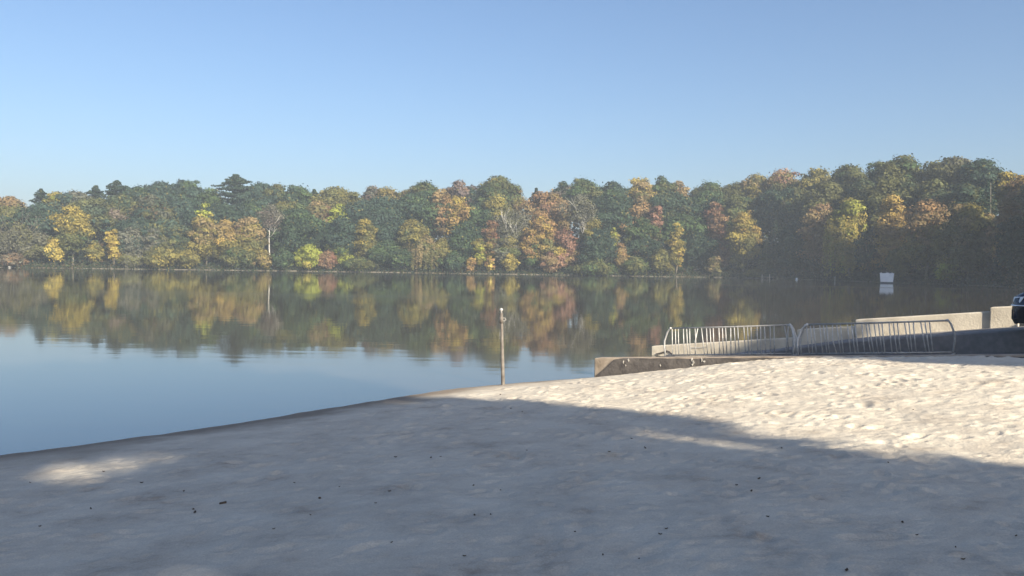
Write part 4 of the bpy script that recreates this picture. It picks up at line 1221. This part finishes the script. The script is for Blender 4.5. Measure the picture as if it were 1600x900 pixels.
# ------------------------------------------------------------------ boats and shore details on the far side
def boat(loc, rz, L, W, Hh, label, cabin=True, band=True):
    root = empty('moored_boat' if cabin else 'small_boat', loc, rz)
    # stern faces -y; flared sides
    secs = [(-L / 2, 1.0, 0), (-L * .2, 1.02, 0), (L * .15, .92, .04), (L * .36, .6, .10), (L / 2, .08, .18)]
    bm = bmesh.new(); rings = []
    for y, k, rise in secs:
        w = W / 2 * k
        rings.append([bm.verts.new(c) for c in ((-w, y, Hh * (1 + rise)), (-w * .88, y, Hh * .12), (w * .88, y, Hh * .12), (w, y, Hh * (1 + rise)))])
    for r0, r1 in zip(rings, rings[1:]):
        for k in range(4): bm.faces.new((r0[k], r0[(k + 1) % 4], r1[(k + 1) % 4], r1[k]))
    bm.faces.new(rings[0]); bm.faces.new(rings[-1][::-1])
    bm_obj('hull', bm, M['white'], root)
    if band:
        bm = bmesh.new(); rings = []
        for y, k, rise in secs:
            w = W / 2 * k
            rings.append([bm.verts.new(c) for c in ((-w * .90, y * 1.004, Hh * .125), (-w * .84, y * 1.004, -.3), (w * .84, y * 1.004, -.3), (w * .90, y * 1.004, Hh * .125))])
        for r0, r1 in zip(rings, rings[1:]):
            for k in range(4): bm.faces.new((r0[k], r0[(k + 1) % 4], r1[(k + 1) % 4], r1[k]))
        bm.faces.new(rings[0]); bm.faces.new(rings[-1][::-1])
        bm_obj('waterline_band', bm, M['navy'], root)
    bm = bmesh.new()
    bm_tube(bm, [(-W * .51, -L / 2, Hh), (-W * .52, -L * .2, Hh), (-W * .47, L * .15, Hh * 1.04), (-W * .31, L * .36, Hh * 1.1), (0, L * .51, Hh * 1.18), (W * .31, L * .36, Hh * 1.1), (W * .47, L * .15, Hh * 1.04), (W * .52, -L * .2, Hh), (W * .51, -L / 2, Hh)], [.035] * 9, 6)
    bm_obj('gunwale', bm, M['galv'], root, smooth=True)
    if cabin:
        bm = bmesh.new(); bm_box(bm, -W * .08, W * .12, -L * .49, -L * .44, Hh, Hh + .16); bm_obj('stern_light', bm, M['white'], root, bevel=.02)
        bm = bmesh.new(); bm_hexa(bm, [(-W * .36, L * .02, Hh), (W * .36, L * .02, Hh), (W * .36, L * .22, Hh * 1.04), (-W * .36, L * .22, Hh * 1.04), (-W * .32, L * .0, Hh + .34), (W * .32, L * .0, Hh + .34), (W * .32, L * .06, Hh + .34), (-W * .32, L * .06, Hh + .34)])
        bm_obj('windscreen', bm, M['glass'], root)
    tag(root, label, 'boat')


D = 172
p = at(1385, 442, D)
boat((p.x, D, 0), math.radians(-22), 5.5, 2.55, 1.95, 'white boat moored under the dark trees on the right, seen stern on')
p = at(368, 414, shore_D(368) + 2.2)
boat((p.x, p.y, ground1(p.x, p.y)), math.radians(70), 2.2, .95, .6, 'small white boat half hidden under the bushes on the left far shore', cabin=False, band=False)

# little landing by the tiered conifer
p = at(1202, 432, shore_D(1195) - .6)
root = empty('landing_stage', (p.x - 2.2, p.y, 0))
for k in range(7):
    bm = bmesh.new(); bm_box(bm, k * .62, k * .62 + .59, -.8, .8, .36, .43); bm_obj('plank', bm, M['concrete'], root)
for x in (.1, 2.1, 4.1):
    bm = bmesh.new(); bm_tube(bm, [(x, -.7, -.5), (x, -.7, 1.1 if x < 3 else .4)], [.09, .08], 8); bm_obj('pile', bm, M['concrete'], root, smooth=True)
tag(root, 'little pale landing stage at the water right of the tall golden tree', 'landing')

# marker posts and buoys seen as pale specks on the right bank
for px, py, hgt, label in [(1305, 424, 1.2, 'short pale marker post on the dark bank left of the white boat')]:
    D = shore_D(px) + .6
    p = at(px, py, D); z0 = ground1(p.x, p.y)
    root = empty('marker_post', (p.x, p.y, z0))
    hh = .8
    bm = bmesh.new(); bm_tube(bm, [(0, 0, -.3), (0, 0, hh)], [.1, .1], 10); bm_obj('shaft', bm, M['lime'], root, smooth=True)
    bm = bmesh.new(); bm_tube(bm, [(0, 0, hh), (0, 0, hh + .06), (0, 0, hh + .12)], [.14, .14, .05], 10); bm_obj('cap', bm, M['white'], root, smooth=True)
    tag(root, label, 'post')
p = at(1245, 428, shore_D(1245) - 6)
root = empty('buoy', (p.x, p.y, 0))
bm = bmesh.new(); bmesh.ops.create_uvsphere(bm, u_segments=16, v_segments=10, radius=.28)
for v in bm.verts: v.co.z += .16
bm_obj('float', bm, M['white'], root, smooth=True)
bm = bmesh.new(); bm_tube(bm, [(0, 0, .4), (0, 0, .55), (.06, 0, .6), (.0, 0, .66)], [.04, .035, .03, .02], 8); bm_obj('lifting_eye', bm, M['galv'], root, smooth=True)
tag(root, 'small white buoy floating off the dark bank right of the landing', 'buoy')

# boulders on the waterline at the left edge
for i, (px, s, lab) in enumerate([(15, .24, 'small pale boulder at the waterline near the left edge of the photo')]):
    D = shore_D(px) - .2; p = at(px, 417, D)
    bm = bmesh.new(); bmesh.ops.create_icosphere(bm, subdivisions=3, radius=s)
    for v in bm.verts:
        k = 1 + .18 * math.sin(v.co.x * 7 + i) * math.cos(v.co.y * 6 + 2 * i) + .1 * math.sin(v.co.z * 11 + i)
        v.co = Vector((v.co.x * 1.5 * k, v.co.y * k, v.co.z * .8 * k + .15))
    o = bm_obj('boulder', bm, M['lime'], None, smooth=True); o.location = (p.x, D, 0)
    tag(o, lab, 'boulder')

# ------------------------------------------------------------------ dark scraps lying on the sand
SCRAPS = [(142, 796), (287, 768.5), (302, 797), (305, 802), (428, 828), (460, 755), (499, 780), (485, 805.6), (221, 755), (162, 737.5), (47, 754.5), (62, 824), (530, 761),
          (618, 715), (688.6, 714), (673, 716), (816, 644), (798, 639), (609, 768.5), (740, 759.5), (782, 767), (741.5, 805.6), (766.5, 804.4), (726, 870), (952, 708), (987, 686),
          (1008, 701), (942, 869), (998, 874), (1031, 836), (587, 787), (782, 617), (823, 704), (1041, 828), (898, 831), (612, 849), (1221, 701), (1186, 749), (1174, 768.5),
          (1200, 808), (1388, 724), (1427, 641), (1288, 656), (1433, 839), (1493, 856), (1505, 876), (1410, 817), (1323, 894), (1588, 839), (1151, 759)]


def scrap_mesh(seed):
    rr = random.Random(seed)
    bm = bmesh.new(); n = 7
    top, bot = [], []
    for k in range(n):
        f = k / (n - 1); w = .42 * math.sin(math.pi * min(max(f, .04), .97)) ** .8 * rr.uniform(.8, 1.2)
        z = .16 + .22 * (f - .5) ** 2 * 4 + rr.uniform(-.04, .04)
        c = rr.uniform(-.06, .06)
        top.append([bm.verts.new((f - .5, c - w, z + .16)), bm.verts.new((f - .5, c, z)), bm.verts.new((f - .5, c + w, z + .14))])
        bot.append([bm.verts.new((f - .5, c - w, z + .13)), bm.verts.new((f - .5, c, z - .05)), bm.verts.new((f - .5, c + w, z + .11))])
    for a, b, c, d in zip(top, top[1:], bot, bot[1:]):
        for k in range(2):
            bm.faces.new((a[k], b[k], b[k + 1], a[k + 1])); bm.faces.new((c[k], c[k + 1], d[k + 1], d[k]))
        bm.faces.new((a[0], c[0], d[0], b[0])); bm.faces.new((a[2], b[2], d[2], c[2]))
    bmesh.ops.recalc_face_normals(bm, faces=bm.faces)
    me = bpy.data.meshes.new('leaf_scrap'); bm.to_mesh(me); bm.free(); me.materials.append(M['scrap'])
    return me


variants = [scrap_mesh(s) for s in range(5)]
for i, (px, py) in enumerate(SCRAPS):
    p = on_sand(px, py)
    o = bpy.data.objects.new('leaf_scrap', variants[i % 5])
    s = random.uniform(.016, .030) * (1 + max(0, p.y - 6) * .06)
    o.scale = (s, s * random.uniform(.6, 1), s)
    o.rotation_euler = (random.uniform(-.2, .2), random.uniform(-.2, .2), random.uniform(0, 6.28))
    o.location = (p.x, p.y, sand_z(p.x, p.y) - .002)
    link(o)
    tag(o, 'small dark dead leaf scrap lying on the sand', 'leaf', 'dead leaf scraps scattered on the sand')
p = on_sand(348, 787)
bm = bmesh.new()
bm_hexa(bm, [(-.045, -.014, 0), (.045, -.018, 0), (.05, .016, 0), (-.04, .013, 0), (-.04, -.012, .02), (.042, -.014, .026), (.046, .012, .028), (-.036, .011, .019)])
o = bm_obj('wood_chip', bm, M['scrap'], None, bevel=.003); o.location = (p.x, p.y, sand_z(p.x, p.y)); o.rotation_euler = (0, 0, .5); o.scale = (.62, .62, .62)
tag(o, 'oblong dark wood chip, largest scrap on the shaded sand at lower left', 'wood chip')

# ------------------------------------------------------------------ haze: the air over the lake
bm = bmesh.new()
bm_box(bm, -660, 660, -320, 720, -5.5, 46)
hz = bpy.data.materials.new('haze_air'); hz.use_nodes = True
n, l = hz.node_tree.nodes, hz.node_tree.links
n.clear()
out = n.new('ShaderNodeOutputMaterial'); pv = n.new('ShaderNodeVolumePrincipled')
pv.inputs['Color'].default_value = (0.74, 0.85, 1.0, 1)
pv.inputs['Density'].default_value = HAZE_DENSITY
pv.inputs['Anisotropy'].default_value = 0.0
l.new(pv.outputs['Volume'], out.inputs['Volume'])
o = bm_obj('haze', bm, hz)
tag(o, 'thin pale blue autumn haze hanging over the lake', 'haze', kind='stuff')
